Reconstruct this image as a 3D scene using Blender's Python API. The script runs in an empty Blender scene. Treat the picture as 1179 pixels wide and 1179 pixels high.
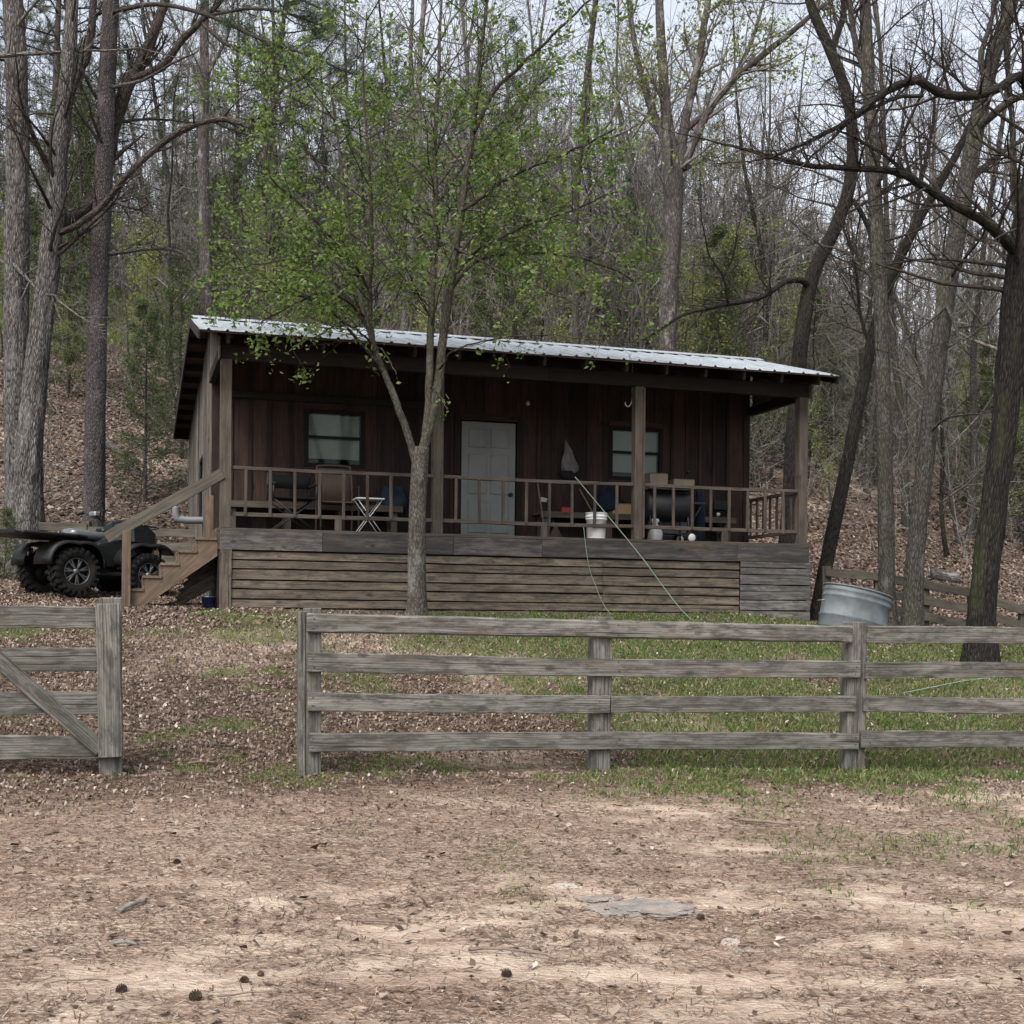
import bpy, math, random
import numpy as np
from mathutils import Vector, Matrix, noise as mn

SC = bpy.context.scene
COL = SC.collection
R = math.radians
rng = np.random.default_rng(7)
random.seed(7)

# ------------------------------------------------------------------ camera frame
F = 1450.0 / 1179.0 * 1.0          # focal length over image width
EYE = np.array([0.0, 0.0, 1.6])
ROLL = 0.010
RIGHT = np.array([math.cos(ROLL), 0, math.sin(ROLL)])
UPV = np.array([-math.sin(ROLL), 0, math.cos(ROLL)])
FWD = np.array([0.0, 1.0, 0.0])
TH = R(17.0)
CT, ST = math.cos(TH), math.sin(TH)


def sight(px, py):
    u = (px - 589.5) / 1450.0
    v = (705.0 - py) / 1450.0
    return RIGHT * u + UPV * v + FWD


def at(px, py, d):
    return EYE + sight(px, py) * d


def AT(a, t, z=None):
    """a metres along the cabin front, t metres towards the hill"""
    x = a * CT - t * ST
    y = a * ST + t * CT
    return np.array([x, y, float(gz(x, y)) if z is None else z])


# ------------------------------------------------------------------ numpy value noise
def _hash(ix, iy, seed):
    h = (ix.astype(np.int64) * 374761393 + iy.astype(np.int64) * 668265263 + seed * 982451653) & 0xFFFFFFFF
    h = ((h ^ (h >> 13)) * 1274126177) & 0xFFFFFFFF
    return ((h ^ (h >> 16)) & 0xFFFF) / 65535.0


def vn(x, y, seed=0):
    x = np.asarray(x, float); y = np.asarray(y, float)
    ix = np.floor(x); iy = np.floor(y)
    fx = x - ix; fy = y - iy
    fx = fx * fx * (3 - 2 * fx); fy = fy * fy * (3 - 2 * fy)
    a = _hash(ix, iy, seed); b = _hash(ix + 1, iy, seed)
    c = _hash(ix, iy + 1, seed); d = _hash(ix + 1, iy + 1, seed)
    return (a * (1 - fx) + b * fx) * (1 - fy) + (c * (1 - fx) + d * fx) * fy


def fbm(x, y, seed=0, o=3):
    s = 0; amp = .5; tot = 0
    for i in range(o):
        s = s + amp * vn(np.asarray(x) * 2 ** i + 13.7 * i, np.asarray(y) * 2 ** i - 7.1 * i, seed + i)
        tot += amp; amp *= .5
    return s / tot


def sst(e0, e1, x):
    k = np.clip((np.asarray(x, float) - e0) / (e1 - e0), 0, 1)
    return k * k * (3 - 2 * k)


TP = [-40, -5, 0, 5, 8.5, 9.85, 11.5, 13.5, 15.2, 16.38, 19, 21.5, 24, 30, 40, 48, 60, 90, 200]
ZP = [-.6, -.05, 0, .06, .2, .31, .60, 1.07, 1.43, 1.60, 1.68, 1.9, 2.5, 5.0, 9.3, 12.6, 15.0, 18.5, 24]


def gz(x, y):
    x = np.asarray(x, float); y = np.asarray(y, float)
    t = -ST * x + CT * y
    a = CT * x + ST * y
    z = np.interp(t, TP, ZP)
    zz = (np.interp(t - .5, TP, ZP) + np.interp(t + .5, TP, ZP) + z * 2) / 4
    fz = np.exp(-((t - 9.5) / 2.6) ** 2)
    zz = zz - .025 * (a - 1.3) * fz
    hill = sst(20, 30, t)
    zz = zz - hill * (zz - 1.9) * .26 * sst(8, 30, a)
    zz = zz + hill * (fbm(x * .12, y * .12, 3) - .5) * 1.6
    zz = zz + (fbm(x * .7, y * .7, 9) - .5) * (.07 + .15 * hill)
    rt = sst(8.2, 11, a) * sst(13, 16, t) * (1 - sst(19, 23, t))
    return zz - rt * .22


def hit(px, py):
    s = sight(px, py)
    d = 2.5
    while d < 150:
        p = EYE + s * d
        if p[2] <= gz(p[0], p[1]):
            return p
        d += .03
    return EYE + s * 150


def hitd(px, py):
    return float(hit(px, py)[1])


# ------------------------------------------------------------------ mesh builder
def nrm(v):
    v = np.asarray(v, float)
    return v / (np.linalg.norm(v) + 1e-12)


class MB:
    def __init__(s):
        s.V = []; s.G = []; s.T = []; s.FS = []; s.n = 0

    def add(s, V, faces, G=None, tint=None, smooth=False):
        V = np.asarray(V, float).reshape(-1, 3)
        if G is None:
            G = V
        s.V.append(V); s.G.append(np.asarray(G, float))
        if tint is None:
            tint = random.random()
        s.T.append(np.full(len(V), tint))
        if isinstance(faces, np.ndarray):
            s.FS.append((faces + s.n, smooth))
        else:
            by = {}
            for f in faces:
                by.setdefault(len(f), []).append(f)
            for k, fl in by.items():
                s.FS.append((np.array(fl, dtype=np.int64) + s.n, smooth))
        s.n += len(V)

    def board(s, p0, p1, h, t, up=(0, 0, 1), seg=1, jit=0.0, tint=None, bow=0.0):
        """plank from p0 to p1, h along 'up', t across"""
        p0 = np.asarray(p0, float); p1 = np.asarray(p1, float)
        L = np.linalg.norm(p1 - p0); d = (p1 - p0) / L
        sd = nrm(np.cross(d, up)); u = np.cross(sd, d)
        off = np.array([random.uniform(0, 50), random.uniform(0, 20), random.uniform(0, 20)])
        V = []; G = []
        for i in range(seg + 1):
            k = i / seg
            c = p0 + d * L * k + u * bow * math.sin(k * math.pi)
            for (a, b) in ((-1, -1), (1, -1), (1, 1), (-1, 1)):
                ja = jit * (random.random() - .5) * .6; jb = jit * (random.random() - .5)
                V.append(c + sd * (a * t / 2 + ja) + u * (b * h / 2 + jb))
                G.append(off + np.array([L * k, b * h / 2, a * t / 2]))
        fs = []
        for i in range(seg):
            o = i * 4
            for j in range(4):
                k = (j + 1) % 4
                fs.append((o + j, o + k, o + 4 + k, o + 4 + j))
        fs.append((3, 2, 1, 0)); o = seg * 4; fs.append((o, o + 1, o + 2, o + 3))
        s.add(V, fs, G, tint)

    def box(s, lo, hi, tint=None):
        lo = np.asarray(lo, float); hi = np.asarray(hi, float)
        size = hi - lo
        ax = int(np.argmax(size))
        c = (lo + hi) / 2
        p0 = c.copy(); p1 = c.copy(); p0[ax] = lo[ax]; p1[ax] = hi[ax]
        upx = 2 if ax != 2 else 1
        ot = [i for i in range(3) if i not in (ax, upx)][0]
        up = np.zeros(3); up[upx] = 1
        s.board(p0, p1, size[upx], size[ot], up, tint=tint)

    def tube(s, P, rad, sides=8, rough=0.0, freq=3.0, lf=1.0, cap=True, tint=None, smooth=True, elong=1.0):
        P = np.asarray(P, float); n = len(P)
        rad = np.broadcast_to(np.asarray(rad, float), (n,))
        T = np.gradient(P, axis=0)
        T /= np.linalg.norm(T, axis=1)[:, None] + 1e-12
        a0 = np.array([1.0, 0, 0]) if abs(T[0][0]) < .8 else np.array([0, 1.0, 0])
        N = np.zeros_like(P); N[0] = nrm(np.cross(T[0], a0))
        for i in range(1, n):
            v = N[i - 1] - T[i] * np.dot(N[i - 1], T[i]); N[i] = v / (np.linalg.norm(v) + 1e-12)
        B = np.cross(T, N)
        ang = np.linspace(0, 2 * math.pi, sides, endpoint=False)
        ca, sa = np.cos(ang), np.sin(ang)
        rr = rad[:, None] * np.ones((1, sides))
        seg = np.concatenate([[0], np.cumsum(np.linalg.norm(np.diff(P, axis=0), axis=1))])
        o = random.uniform(0, 40)
        if rough:
            for i in range(n):
                for j in range(sides):
                    q = Vector((ca[j] * freq + o, sa[j] * freq, seg[i] * 1.6 * lf))
                    q2 = Vector((ca[j] * freq * 2.7 + o, sa[j] * freq * 2.7, seg[i] * 4.5 * lf))
                    rr[i, j] *= 1 + rough * (mn.noise(q) + .6 * mn.noise(q2))
        V = P[:, None, :] + rr[:, :, None] * (ca[None, :, None] * N[:, None, :] + sa[None, :, None] * B[:, None, :])
        G = np.stack([rr * ca[None] + o, rr * sa[None], np.repeat(seg[:, None], sides, 1) * elong], axis=2)
        V = V.reshape(-1, 3); G = G.reshape(-1, 3)
        i, j = np.meshgrid(np.arange(n - 1), np.arange(sides), indexing='ij')
        k = (j + 1) % sides
        fs = np.stack([i * sides + j, i * sides + k, (i + 1) * sides + k, (i + 1) * sides + j], axis=2).reshape(-1, 4)
        s.add(V, fs, G, tint, smooth)
        if cap:
            s.FS.append((np.array([list(range(sides))[::-1]]) + s.n - len(V), False))
            s.FS.append((np.array([list(range(sides))]) + s.n - sides, False))

    def lathe(s, prof, c=(0, 0, 0), ax=(0, 0, 1), sides=24, tint=None, smooth=True, sx=1.0, closed=False):
        """prof: (radius, height) pairs turned about ax through c"""
        ax = nrm(ax); e1 = nrm(np.cross(ax, (0, 1, 0.01) if abs(ax[1]) < .9 else (1, 0, 0))); e2 = np.cross(ax, e1)
        c = np.asarray(c, float)
        V = []
        for (r, h) in prof:
            for j in range(sides):
                an = 2 * math.pi * j / sides
                V.append(c + ax * h + e1 * r * math.cos(an) * sx + e2 * r * math.sin(an))
        fs = []
        n = len(prof)
        for i in range(n - 1 if not closed else n):
            i2 = (i + 1) % n
            for j in range(sides):
                k = (j + 1) % sides
                fs.append((i * sides + j, i * sides + k, i2 * sides + k, i2 * sides + j))
        s.add(V, fs, None, tint, smooth)

    def loft(s, rings, cap=True, smooth=True, tint=None):
        n = len(rings[0]); V = np.concatenate([np.asarray(r, float) for r in rings])
        fs = []
        for i in range(len(rings) - 1):
            for j in range(n):
                k = (j + 1) % n
                fs.append((i * n + j, i * n + k, (i + 1) * n + k, (i + 1) * n + j))
        if cap:
            fs.append(tuple(range(n))[::-1]); o = (len(rings) - 1) * n
            fs.append(tuple(range(o, o + n)))
        s.add(V, fs, None, tint, smooth)

    def prism(s, poly, off, tint=None):
        """flat polygon (list of 3d points) extruded by vector off"""
        P = np.asarray(poly, float); n = len(P)
        V = np.concatenate([P, P + np.asarray(off, float)])
        fs = [tuple(range(n))[::-1], tuple(range(n, 2 * n))]
        for j in range(n):
            k = (j + 1) % n
            fs.append((j, k, n + k, n + j))
        g = V - V.mean(0)
        s.add(V, fs, np.stack([g[:, 0] + g[:, 2] + random.random() * 30, g[:, 2] - g[:, 0], g[:, 1]], 1), tint)

    def build(s, name, mat, parent=None, bevel=0.0, loc=None):
        me = bpy.data.meshes.new(name)
        V = np.concatenate(s.V); G = np.concatenate(s.G); T = np.concatenate(s.T)
        me.vertices.add(len(V)); me.vertices.foreach_set('co', V.ravel())
        loops = np.concatenate([f.ravel() for f, _ in s.FS])
        cnt = np.concatenate([np.full(len(f), f.shape[1]) for f, _ in s.FS])
        sm = np.concatenate([np.full(len(f), q) for f, q in s.FS])
        st = np.concatenate([[0], np.cumsum(cnt)[:-1]])
        me.loops.add(len(loops)); me.loops.foreach_set('vertex_index', loops.astype(np.int32))
        me.polygons.add(len(cnt)); me.polygons.foreach_set('loop_start', st.astype(np.int32))
        me.polygons.foreach_set('loop_total', cnt.astype(np.int32))
        me.polygons.foreach_set('use_smooth', sm.astype(bool))
        g = me.attributes.new('grain', 'FLOAT_VECTOR', 'POINT'); g.data.foreach_set('vector', G.ravel())
        g = me.attributes.new('tint', 'FLOAT', 'POINT'); g.data.foreach_set('value', T)
        me.update(calc_edges=True); me.validate()
        me.materials.append(mat)
        o = bpy.data.objects.new(name, me); COL.objects.link(o)
        if parent is not None:
            o.parent = parent
        if loc is not None:
            o.location = loc
        if bevel:
            b = o.modifiers.new('edge', 'BEVEL'); b.width = bevel; b.segments = 1; b.limit_method = 'ANGLE'
            b.angle_limit = R(50)
        return o


def tag(o, label=None, cat=None, group=None, kind=None):
    if label: o['label'] = label
    if cat: o['category'] = cat
    if group: o['group'] = group
    if kind: o['kind'] = kind
    return o


def thing(name, loc, label, cat, rz=0.0, group=None):
    o = bpy.data.objects.new(name, None); COL.objects.link(o)
    o.empty_display_size = .2
    o.location = [float(v) for v in loc]; o.rotation_euler = (0, 0, rz)
    return tag(o, label, cat, group)


def copy_tree(o, parent=None):
    c = o.copy(); COL.objects.link(c)
    if parent is not None:
        c.parent = parent
    for ch in list(o.children):
        copy_tree(ch, c)
    return c


def crom(P, n):
    """smooth curve through control rows (any columns), about n samples"""
    P = np.asarray(P, float)
    if len(P) == 2:
        k = np.linspace(0, 1, n)[:, None]; return P[0] * (1 - k) + P[1] * k
    Q = np.vstack([2 * P[0] - P[1], P, 2 * P[-1] - P[-2]])
    out = []; m = len(P) - 1; per = max(2, n // m)
    for i in range(m):
        p0, p1, p2, p3 = Q[i:i + 4]
        for k in np.linspace(0, 1, per, endpoint=False):
            out.append(.5 * (2 * p1 + (p2 - p0) * k + (2 * p0 - 5 * p1 + 4 * p2 - p3) * k ** 2 + (-p0 + 3 * p1 - 3 * p2 + p3) * k ** 3))
    out.append(P[-1]); return np.array(out)


# ------------------------------------------------------------------ materials
def newmat(name):
    m = bpy.data.materials.new(name); m.use_nodes = True
    nt = m.node_tree; nt.nodes.clear()
    out = nt.nodes.new('ShaderNodeOutputMaterial')
    b = nt.nodes.new('ShaderNodeBsdfPrincipled')
    nt.links.new(b.outputs[0], out.inputs[0])
    return m, nt, b, out


class NT:
    def __init__(s, nt): s.nt = nt

    def n(s, typ, **kw):
        o = s.nt.nodes.new('ShaderNode' + typ)
        for k, v in kw.items(): setattr(o, k, v)
        return o

    def l(s, a, b): s.nt.links.new(a, b)

    def mapping(s, vec, scale, loc=(0, 0, 0)):
        m = s.n('Mapping'); m.inputs['Scale'].default_value = scale; m.inputs['Location'].default_value = loc
        s.l(vec, m.inputs[0]); return m.outputs[0]

    def noise(s, vec, scale=1, detail=4, rough=.55, dist=0.0):
        m = s.n('TexNoise'); m.inputs['Scale'].default_value = scale; m.inputs['Detail'].default_value = detail
        m.inputs['Roughness'].default_value = rough; m.inputs['Distortion'].default_value = dist
        s.l(vec, m.inputs['Vector']); return m.outputs[0]

    def ramp(s, fac, stops, interp='LINEAR'):
        m = s.n('ValToRGB'); e = m.color_ramp.elements; m.color_ramp.interpolation = interp
        while len(e) < len(stops): e.new(.5)
        for el, (p, c) in zip(e, stops):
            el.position = p; el.color = (c[0], c[1], c[2], 1) if not np.isscalar(c) else (c, c, c, 1)
        s.l(fac, m.inputs[0]); return m.outputs[0]

    def mix(s, fac, a, b, mode='MIX'):
        m = s.n('Mix'); m.data_type = 'RGBA'; m.blend_type = mode
        for i, v in ((0, fac), (6, a), (7, b)):
            if hasattr(v, 'is_output'): s.l(v, m.inputs[i])
            elif np.isscalar(v): m.inputs[i].default_value = v if i == 0 else (v, v, v, 1)
            else: m.inputs[i].default_value = (*v, 1)
        return m.outputs[2]

    def math(s, op, a, b=0.0, c=None):
        m = s.n('Math'); m.operation = op
        for i, v in enumerate((a, b) if c is None else (a, b, c)):
            if hasattr(v, 'is_output'): s.l(v, m.inputs[i])
            else: m.inputs[i].default_value = v
        return m.outputs[0]

    def attr(s, name, fac=False):
        m = s.n('Attribute'); m.attribute_name = name
        return m.outputs['Fac'] if fac else m.outputs['Vector']

    def bump(s, bsdf, h, strength=.5, dist=.01):
        m = s.n('Bump'); m.inputs['Strength'].default_value = strength; m.inputs['Distance'].default_value = dist
        s.l(h, m.inputs['Height']); s.l(m.outputs[0], bsdf.inputs['Normal'])


def wood(name, dark, light, tintlo=.72, tinthi=1.25, knots=True, green=0.0, rough=.82, stain=None, grey=None):
    m, nt, b, out = newmat(name); N = NT(nt)
    g = N.attr('grain'); ti = N.attr('tint', True)
    w = N.n('TexWave'); w.wave_type = 'BANDS'; w.bands_direction = 'Y'
    w.inputs['Scale'].default_value = 2.2; w.inputs['Distortion'].default_value = 9; w.inputs['Detail'].default_value = 2
    w.inputs['Detail Scale'].default_value = .8
    N.l(N.mapping(g, (.5, 7, 7)), w.inputs['Vector'])
    n1 = N.noise(N.mapping(g, (1.8, 30, 30)), 1, 7, .68)
    n2 = N.noise(N.mapping(g, (5, 160, 160)), 1, 3, .6)
    n3 = N.noise(N.mapping(g, (2.2, 6, 6)), 1, 6, .68)
    f = N.math('ADD', N.math('MULTIPLY', n1, .62), N.math('ADD', N.math('MULTIPLY', n2, .28), N.math('MULTIPLY', w.outputs[1], .10)))
    c = N.ramp(f, [(.36, dark), (.64, light)])
    tv = N.ramp(ti, [(0, tintlo), (1, tinthi)])
    c = N.mix(1.0, c, tv, 'MULTIPLY')
    c = N.mix(1.0, c, N.ramp(n3, [(.28, .5), (.5, .95), (.72, 1.2)]), 'MULTIPLY')
    if grey is not None:
        c = N.mix(N.ramp(N.noise(N.mapping(g, (.9, 9, 9), (7, 3, 1)), 1, 4, .65), [(.5, 0.0), (.66, .5)]), c, grey)
    if green:
        gm = N.ramp(N.noise(N.mapping(g, (1.7, 9, 9), (3, 9, 1)), 1, 5, .65), [(.5, 0.0), (.72, green)])
        c = N.mix(gm, c, (.085, .10, .055))
    if stain is not None:
        s_ = N.ramp(N.noise(N.mapping(g, (4.5, 16, 16), (2, 8, 6)), 1, 7, .74), [(.46, 0.0), (.60, .85)])
        c = N.mix(s_, c, stain)
        s_ = N.ramp(N.noise(N.mapping(g, (1.6, 6, 6), (12, 1, 9)), 1, 6, .72), [(.55, 0.0), (.68, .6)])
        c = N.mix(s_, c, (.095, .068, .045))
        cr_ = N.noise(N.mapping(g, (.9, 75, 75), (5, 5, 5)), 1, 2, .5)
        c = N.mix(N.ramp(cr_, [(.62, 0.0), (.68, .9)]), c, (.018, .015, .012))
    h = f
    if knots:
        v = N.n('TexVoronoi'); v.inputs['Scale'].default_value = 1
        N.l(N.mapping(g, (3.2, 6.5, .4)), v.inputs['Vector'])
        km = N.ramp(v.outputs['Distance'], [(.09, 1.0), (.2, 0.0)])
        sp = N.n('SeparateColor'); N.l(v.outputs['Color'], sp.inputs[0])
        km = N.math('MULTIPLY', km, N.math('GREATER_THAN', sp.outputs[0], .74))
        ring = N.math('SINE', N.math('MULTIPLY', v.outputs['Distance'], 130.0))
        c = N.mix(N.math('MULTIPLY', km, .72), c, [x * .45 for x in dark])
        h = N.math('ADD', f, N.math('MULTIPLY', N.math('MULTIPLY', km, ring), .25))
    N.l(c, b.inputs['Base Color']); b.inputs['Roughness'].default_value = rough
    b.inputs['Specular IOR Level'].default_value = .25
    N.bump(b, h, .7, .006)
    return m


def bark(name, dark, light, patch=(.3, .3, .28), pf=.5, sc=(24, 24, 3.6), lich=.56, depth=.03, moss=0.0):
    m, nt, b, out = newmat(name); N = NT(nt)
    g = N.attr('grain')
    n1 = N.noise(N.mapping(g, sc), 1, 6, .68, .7)
    v = N.n('TexVoronoi'); v.feature = 'DISTANCE_TO_EDGE'; v.inputs['Scale'].default_value = 1
    N.l(N.mapping(g, (sc[0] * 1.1, sc[1] * 1.1, sc[2] * 1.6)), v.inputs['Vector'])
    h = N.math('ADD', N.math('MULTIPLY', n1, .65), N.math('MULTIPLY', N.math('MINIMUM', v.outputs[0], .35), 1.0))
    c = N.ramp(h, [(.28, dark), (.62, light)])
    p = N.ramp(N.noise(N.mapping(g, (5, 5, 2.2), (1, 4, 2)), 1, 5, .7), [(lich, 0.0), (lich + .1, pf)])
    c = N.mix(p, c, patch)
    if moss:
        p = N.ramp(N.noise(N.mapping(g, (3, 3, .9), (8, 2, 5)), 1, 4, .65), [(.52, 0.0), (.7, moss)])
        c = N.mix(p, c, (.06, .075, .03))
    N.l(c, b.inputs['Base Color']); b.inputs['Roughness'].default_value = .92
    b.inputs['Specular IOR Level'].default_value = .15
    N.bump(b, h, 1.0, depth)
    return m


def plain(name, col, rough=.6, metal=0.0, var=.25, scale=6, spec=.4, bump=0.0, dirt=None):
    m, nt, b, out = newmat(name); N = NT(nt)
    co = N.n('TexCoord').outputs['Object']
    n = N.noise(co, scale, 5, .6)
    c = N.ramp(n, [(.3, [x * (1 - var) for x in col]), (.7, [min(1, x * (1 + var)) for x in col])])
    if dirt is not None:
        d = N.ramp(N.noise(co, scale * .6, 6, .7), [(.5, 0.0), (.68, .7)])
        c = N.mix(d, c, dirt)
    N.l(c, b.inputs['Base Color']); b.inputs['Metallic'].default_value = metal
    r = N.ramp(n, [(.2, max(.04, rough - .12)), (.8, min(1, rough + .12))]); N.l(r, b.inputs['Roughness'])
    b.inputs['Specular IOR Level'].default_value = spec
    if bump: N.bump(b, N.noise(co, scale * 8, 4), bump, .01)
    return m


def leafmat(name, stops, trans=.35, rough=.55):
    m, nt, b, out = newmat(name); N = NT(nt)
    geo = N.n('NewGeometry')
    c = N.ramp(geo.outputs['Random Per Island'], stops)
    N.l(c, b.inputs['Base Color']); b.inputs['Roughness'].default_value = rough
    b.inputs['Specular IOR Level'].default_value = .3
    if trans:
        t = N.n('BsdfTranslucent'); N.l(N.mix(1.0, c, (1.25, 1.35, .7), 'MULTIPLY'), t.inputs[0])
        mx = N.n('MixShader'); mx.inputs[0].default_value = trans
        N.l(b.outputs[0], mx.inputs[1]); N.l(t.outputs[0], mx.inputs[2]); N.l(mx.outputs[0], out.inputs[0])
    return m


M = {}
M['fence'] = wood('weathered_fence_wood', (.058, .053, .046), (.210, .196, .175), .6, 1.15, green=.26, grey=(.138, .134, .124), stain=(.042, .037, .032))
M['rearfence'] = wood('old_fence_wood', (0.0413, 0.0341, 0.0275), (0.1045, 0.0908, 0.0743), green=.3)
M['porchwood'] = wood('porch_post_wood', (0.0361, 0.0281, 0.0221), (0.0850, 0.0701, 0.0574), .8, 1.2)
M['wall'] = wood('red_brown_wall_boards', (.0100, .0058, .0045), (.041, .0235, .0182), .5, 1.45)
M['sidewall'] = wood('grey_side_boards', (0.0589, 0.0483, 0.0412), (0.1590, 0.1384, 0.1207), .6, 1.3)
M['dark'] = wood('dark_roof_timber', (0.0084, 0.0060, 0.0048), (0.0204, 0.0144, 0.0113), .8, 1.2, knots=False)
M['rim'] = wood('rim_board_wood', (0.0221, 0.0193, 0.0184), (0.0810, 0.0736, 0.0681), .55, 1.5, grey=(.12, .115, .108), stain=(.03, .024, .022))
M['skirt'] = wood('skirting_wood', (0.0448, 0.0358, 0.0269), (0.1546, 0.1254, 0.0941), .7, 1.25, grey=(.12, .108, .095), stain=(.035, .028, .022))
M['skirtgrey'] = wood('grey_skirting_wood', (0.0460, 0.0414, 0.0377), (0.1748, 0.1638, 0.1518), .7, 1.25, stain=(.04, .036, .034))
M['stair'] = wood('brown_stair_wood', (0.0614, 0.0418, 0.0279), (0.1423, 0.1032, 0.0725), .85, 1.15)
M['rail'] = wood('porch_rail_wood', (0.0348, 0.0271, 0.0221), (0.0840, 0.0677, 0.0554), .75, 1.25, knots=False)
M['soffit'] = wood('soffit_wood', (0.0468, 0.0303, 0.0237), (0.1045, 0.0715, 0.0578), .75, 1.25, knots=False)
M['bark_shag'] = bark('shaggy_grey_bark', (.016, .0135, .012), (.180, .164, .152), (.25, .24, .225), .5, (34, 34, 4.0), .54, .06)
M['bark_shaglimb'] = bark('dark_shaggy_limb_bark', (.012, .0095, .008), (.085, .068, .058), (.14, .125, .115), .4, (34, 34, 5.0), .56, .04)
M['bark_pine'] = bark('plated_pine_bark', (.022, .018, .0175), (.086, .073, .072), (.13, .118, .115), .5, (30, 30, 9), .55, .035)
M['bark_dark'] = bark('dark_furrowed_bark', (0.0049, 0.0040, 0.0036), (0.0306, 0.0261, 0.0225), (.075, .07, .062), .3, (34, 34, 4.2), .62, .045, .3)
M['bark_grey'] = bark('grey_mottled_bark', (0.0200, 0.0178, 0.0156), (0.0775, 0.0688, 0.0600), (.15, .145, .135), .5, (30, 30, 6), .56, .025, .25)
M['bark_pear'] = bark('lichened_pear_bark', (.024, .021, .017), (.085, .075, .064), (.17, .168, .155), .5, (34, 34, 10), .53, .012, .25)
M['bark_pale'] = bark('pale_grey_bark', (0.0272, 0.0231, 0.0212), (0.0843, 0.0734, 0.0680), (0.2720, 0.2584, 0.2448), .5, (24, 24, 4.5), .55, .02)
M['bark_limb'] = bark('dark_limb_bark', (0.0225, 0.0200, 0.0150), (0.0825, 0.0725, 0.0575), (.12, .12, .11), .4, (30, 30, 8), .56, .01, .3)
M['twig'] = bark('grey_twig_bark', (0.0558, 0.0483, 0.0416), (0.1559, 0.1374, 0.1226), (.27, .26, .24), .5, (30, 30, 6), .5, .003)  # grey bark, colour lightened to stand in for haze over the far woods
M['twigdark'] = bark('dark_twig_bark', (0.0132, 0.0108, 0.0090), (0.0510, 0.0420, 0.0360), (.14, .13, .115), .3, (30, 30, 6), .6, .003)
M['leaf'] = leafmat('spring_leaf', [(0, (.050, .082, .022)), (.35, (.085, .132, .034)), (.7, (.128, .182, .054)), (1, (.20, .225, .095))], .48)
M['leafy'] = leafmat('yellow_green_leaf', [(0, (.12, .16, .03)), (.5, (.17, .21, .05)), (1, (.22, .22, .07))], .4)
M['needle'] = leafmat('pine_needle', [(0, (.022, .038, .016)), (.5, (.036, .058, .024)), (1, (.06, .078, .036))], .2, .6)
M['cedar'] = leafmat('cedar_green', [(0, (.03, .046, .018)), (.5, (.05, .068, .027)), (1, (.085, .10, .042))], .2, .7)
M['litter'] = leafmat('dead_leaf', [(0, (.043, .028, .020)), (.35, (.085, .057, .041)), (.6, (.13, .09, .067)), (.85, (.195, .143, .112)), (.96, (.28, .225, .19)), (1, (.40, .35, .31))], .1, .75)
M['hill_litter'] = leafmat('weathered_leaf', [(0, (.032, .022, .017)), (.35, (.066, .046, .036)), (.65, (.105, .076, .060)), (.88, (.155, .12, .098)), (1, (.26, .22, .19))], .1, .8)
M['straw'] = leafmat('pine_straw', [(0, (.045, .028, .020)), (.35, (.098, .056, .036)), (.7, (.165, .098, .064)), (.9, (.27, .185, .13)), (1, (.46, .37, .29))], 0, .7)
M['grass'] = leafmat('grass_blade', [(0, (.05, .085, .022)), (.35, (.085, .135, .034)), (.65, (.13, .18, .056)), (.82, (.20, .20, .09)), (1, (.32, .27, .18))], .4, .6)
M['galv'] = plain('galvanised_roof_sheet', (.30, .322, .345), .5, .25, .15, 3, .4, dirt=(.235, .25, .265))
M['tank'] = plain('galvanised_tank', (.105, .118, .126), .6, .1, .25, 7, .3, .15, dirt=(.075, .080, .078))
M['black'] = plain('black_plastic', (.006, .006, .0065), .5, 0, .3, 8, .25, dirt=(.014, .012, .010))
M['rubber'] = plain('tyre_rubber', (.009, .009, .009), .85, 0, .35, 10, .15, .3, dirt=(.035, .029, .023))
M['atvgreen'] = plain('dark_green_plastic', (.005, .0075, .0065), .28, 0, .25, 5, .4, dirt=(.012, .0115, .010))
M['atvblue'] = plain('slate_plastic', (.022, .032, .042), .3, 0, .2, 5, .6)
M['seat'] = plain('grey_vinyl', (.07, .075, .08), .3, 0, .15, 5, .6)
M['rimsilver'] = plain('machined_alloy', (.16, .16, .165), .4, .7, .25, 14, dirt=(.05, .045, .04))
M['steel'] = plain('dull_steel', (.25, .25, .25), .45, .8, .25, 10)
M['blackmetal'] = plain('black_metal', (.02, .02, .021), .5, .3, .3, 10)
M['door'] = plain('grimy_white_door', (.142, .152, .147), .5, 0, .12, 3, .25, dirt=(.092, .098, .092))
M['white'] = plain('white_plastic', (.60, .60, .59), .4, 0, .06, 5, .4, dirt=(.45, .44, .42))
M['frameblack'] = plain('dark_bronze_frame', (.008, .008, .009), .75, 0, .2, 5, .15)
M['blind'] = plain('pale_blind', (.42, .425, .415), .8, 0, .08, 4)
M['hose'] = plain('pale_green_hose', (.15, .20, .14), .55, 0, .15, 5)
M['card'] = plain('brown_cardboard', (0.2880, 0.2000, 0.1200), .85, 0, .1, 3)
M['carddark'] = plain('worn_cardboard', (0.1500, 0.1162, 0.0900), .85, 0, .15, 3)
M['red'] = plain('red_enamel', (.20, .018, .014), .45, 0, .15, 4)
M['navy'] = plain('navy_cloth', (.007, .010, .020), .85, 0, .3, 9, .2)
M['denim'] = plain('blue_cloth', (.016, .025, .038), .9, 0, .3, 9, .2)
M['greycloth'] = plain('grey_canvas', (.11, .107, .102), .9, 0, .2, 9, .2)
M['tancloth'] = plain('brown_mesh_cloth', (.085, .06, .048), .9, 0, .15, 9, .2)
M['straw_hat'] = plain('faded_straw', (.055, .035, .03), .9, 0, .2, 20, .2)
M['blackcloth'] = plain('black_canvas', (.010, .010, .011), .9, 0, .2, 9, .2)
M['bluebucket'] = plain('blue_plastic', (.012, .022, .06), .4, 0, .15, 5)
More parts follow.
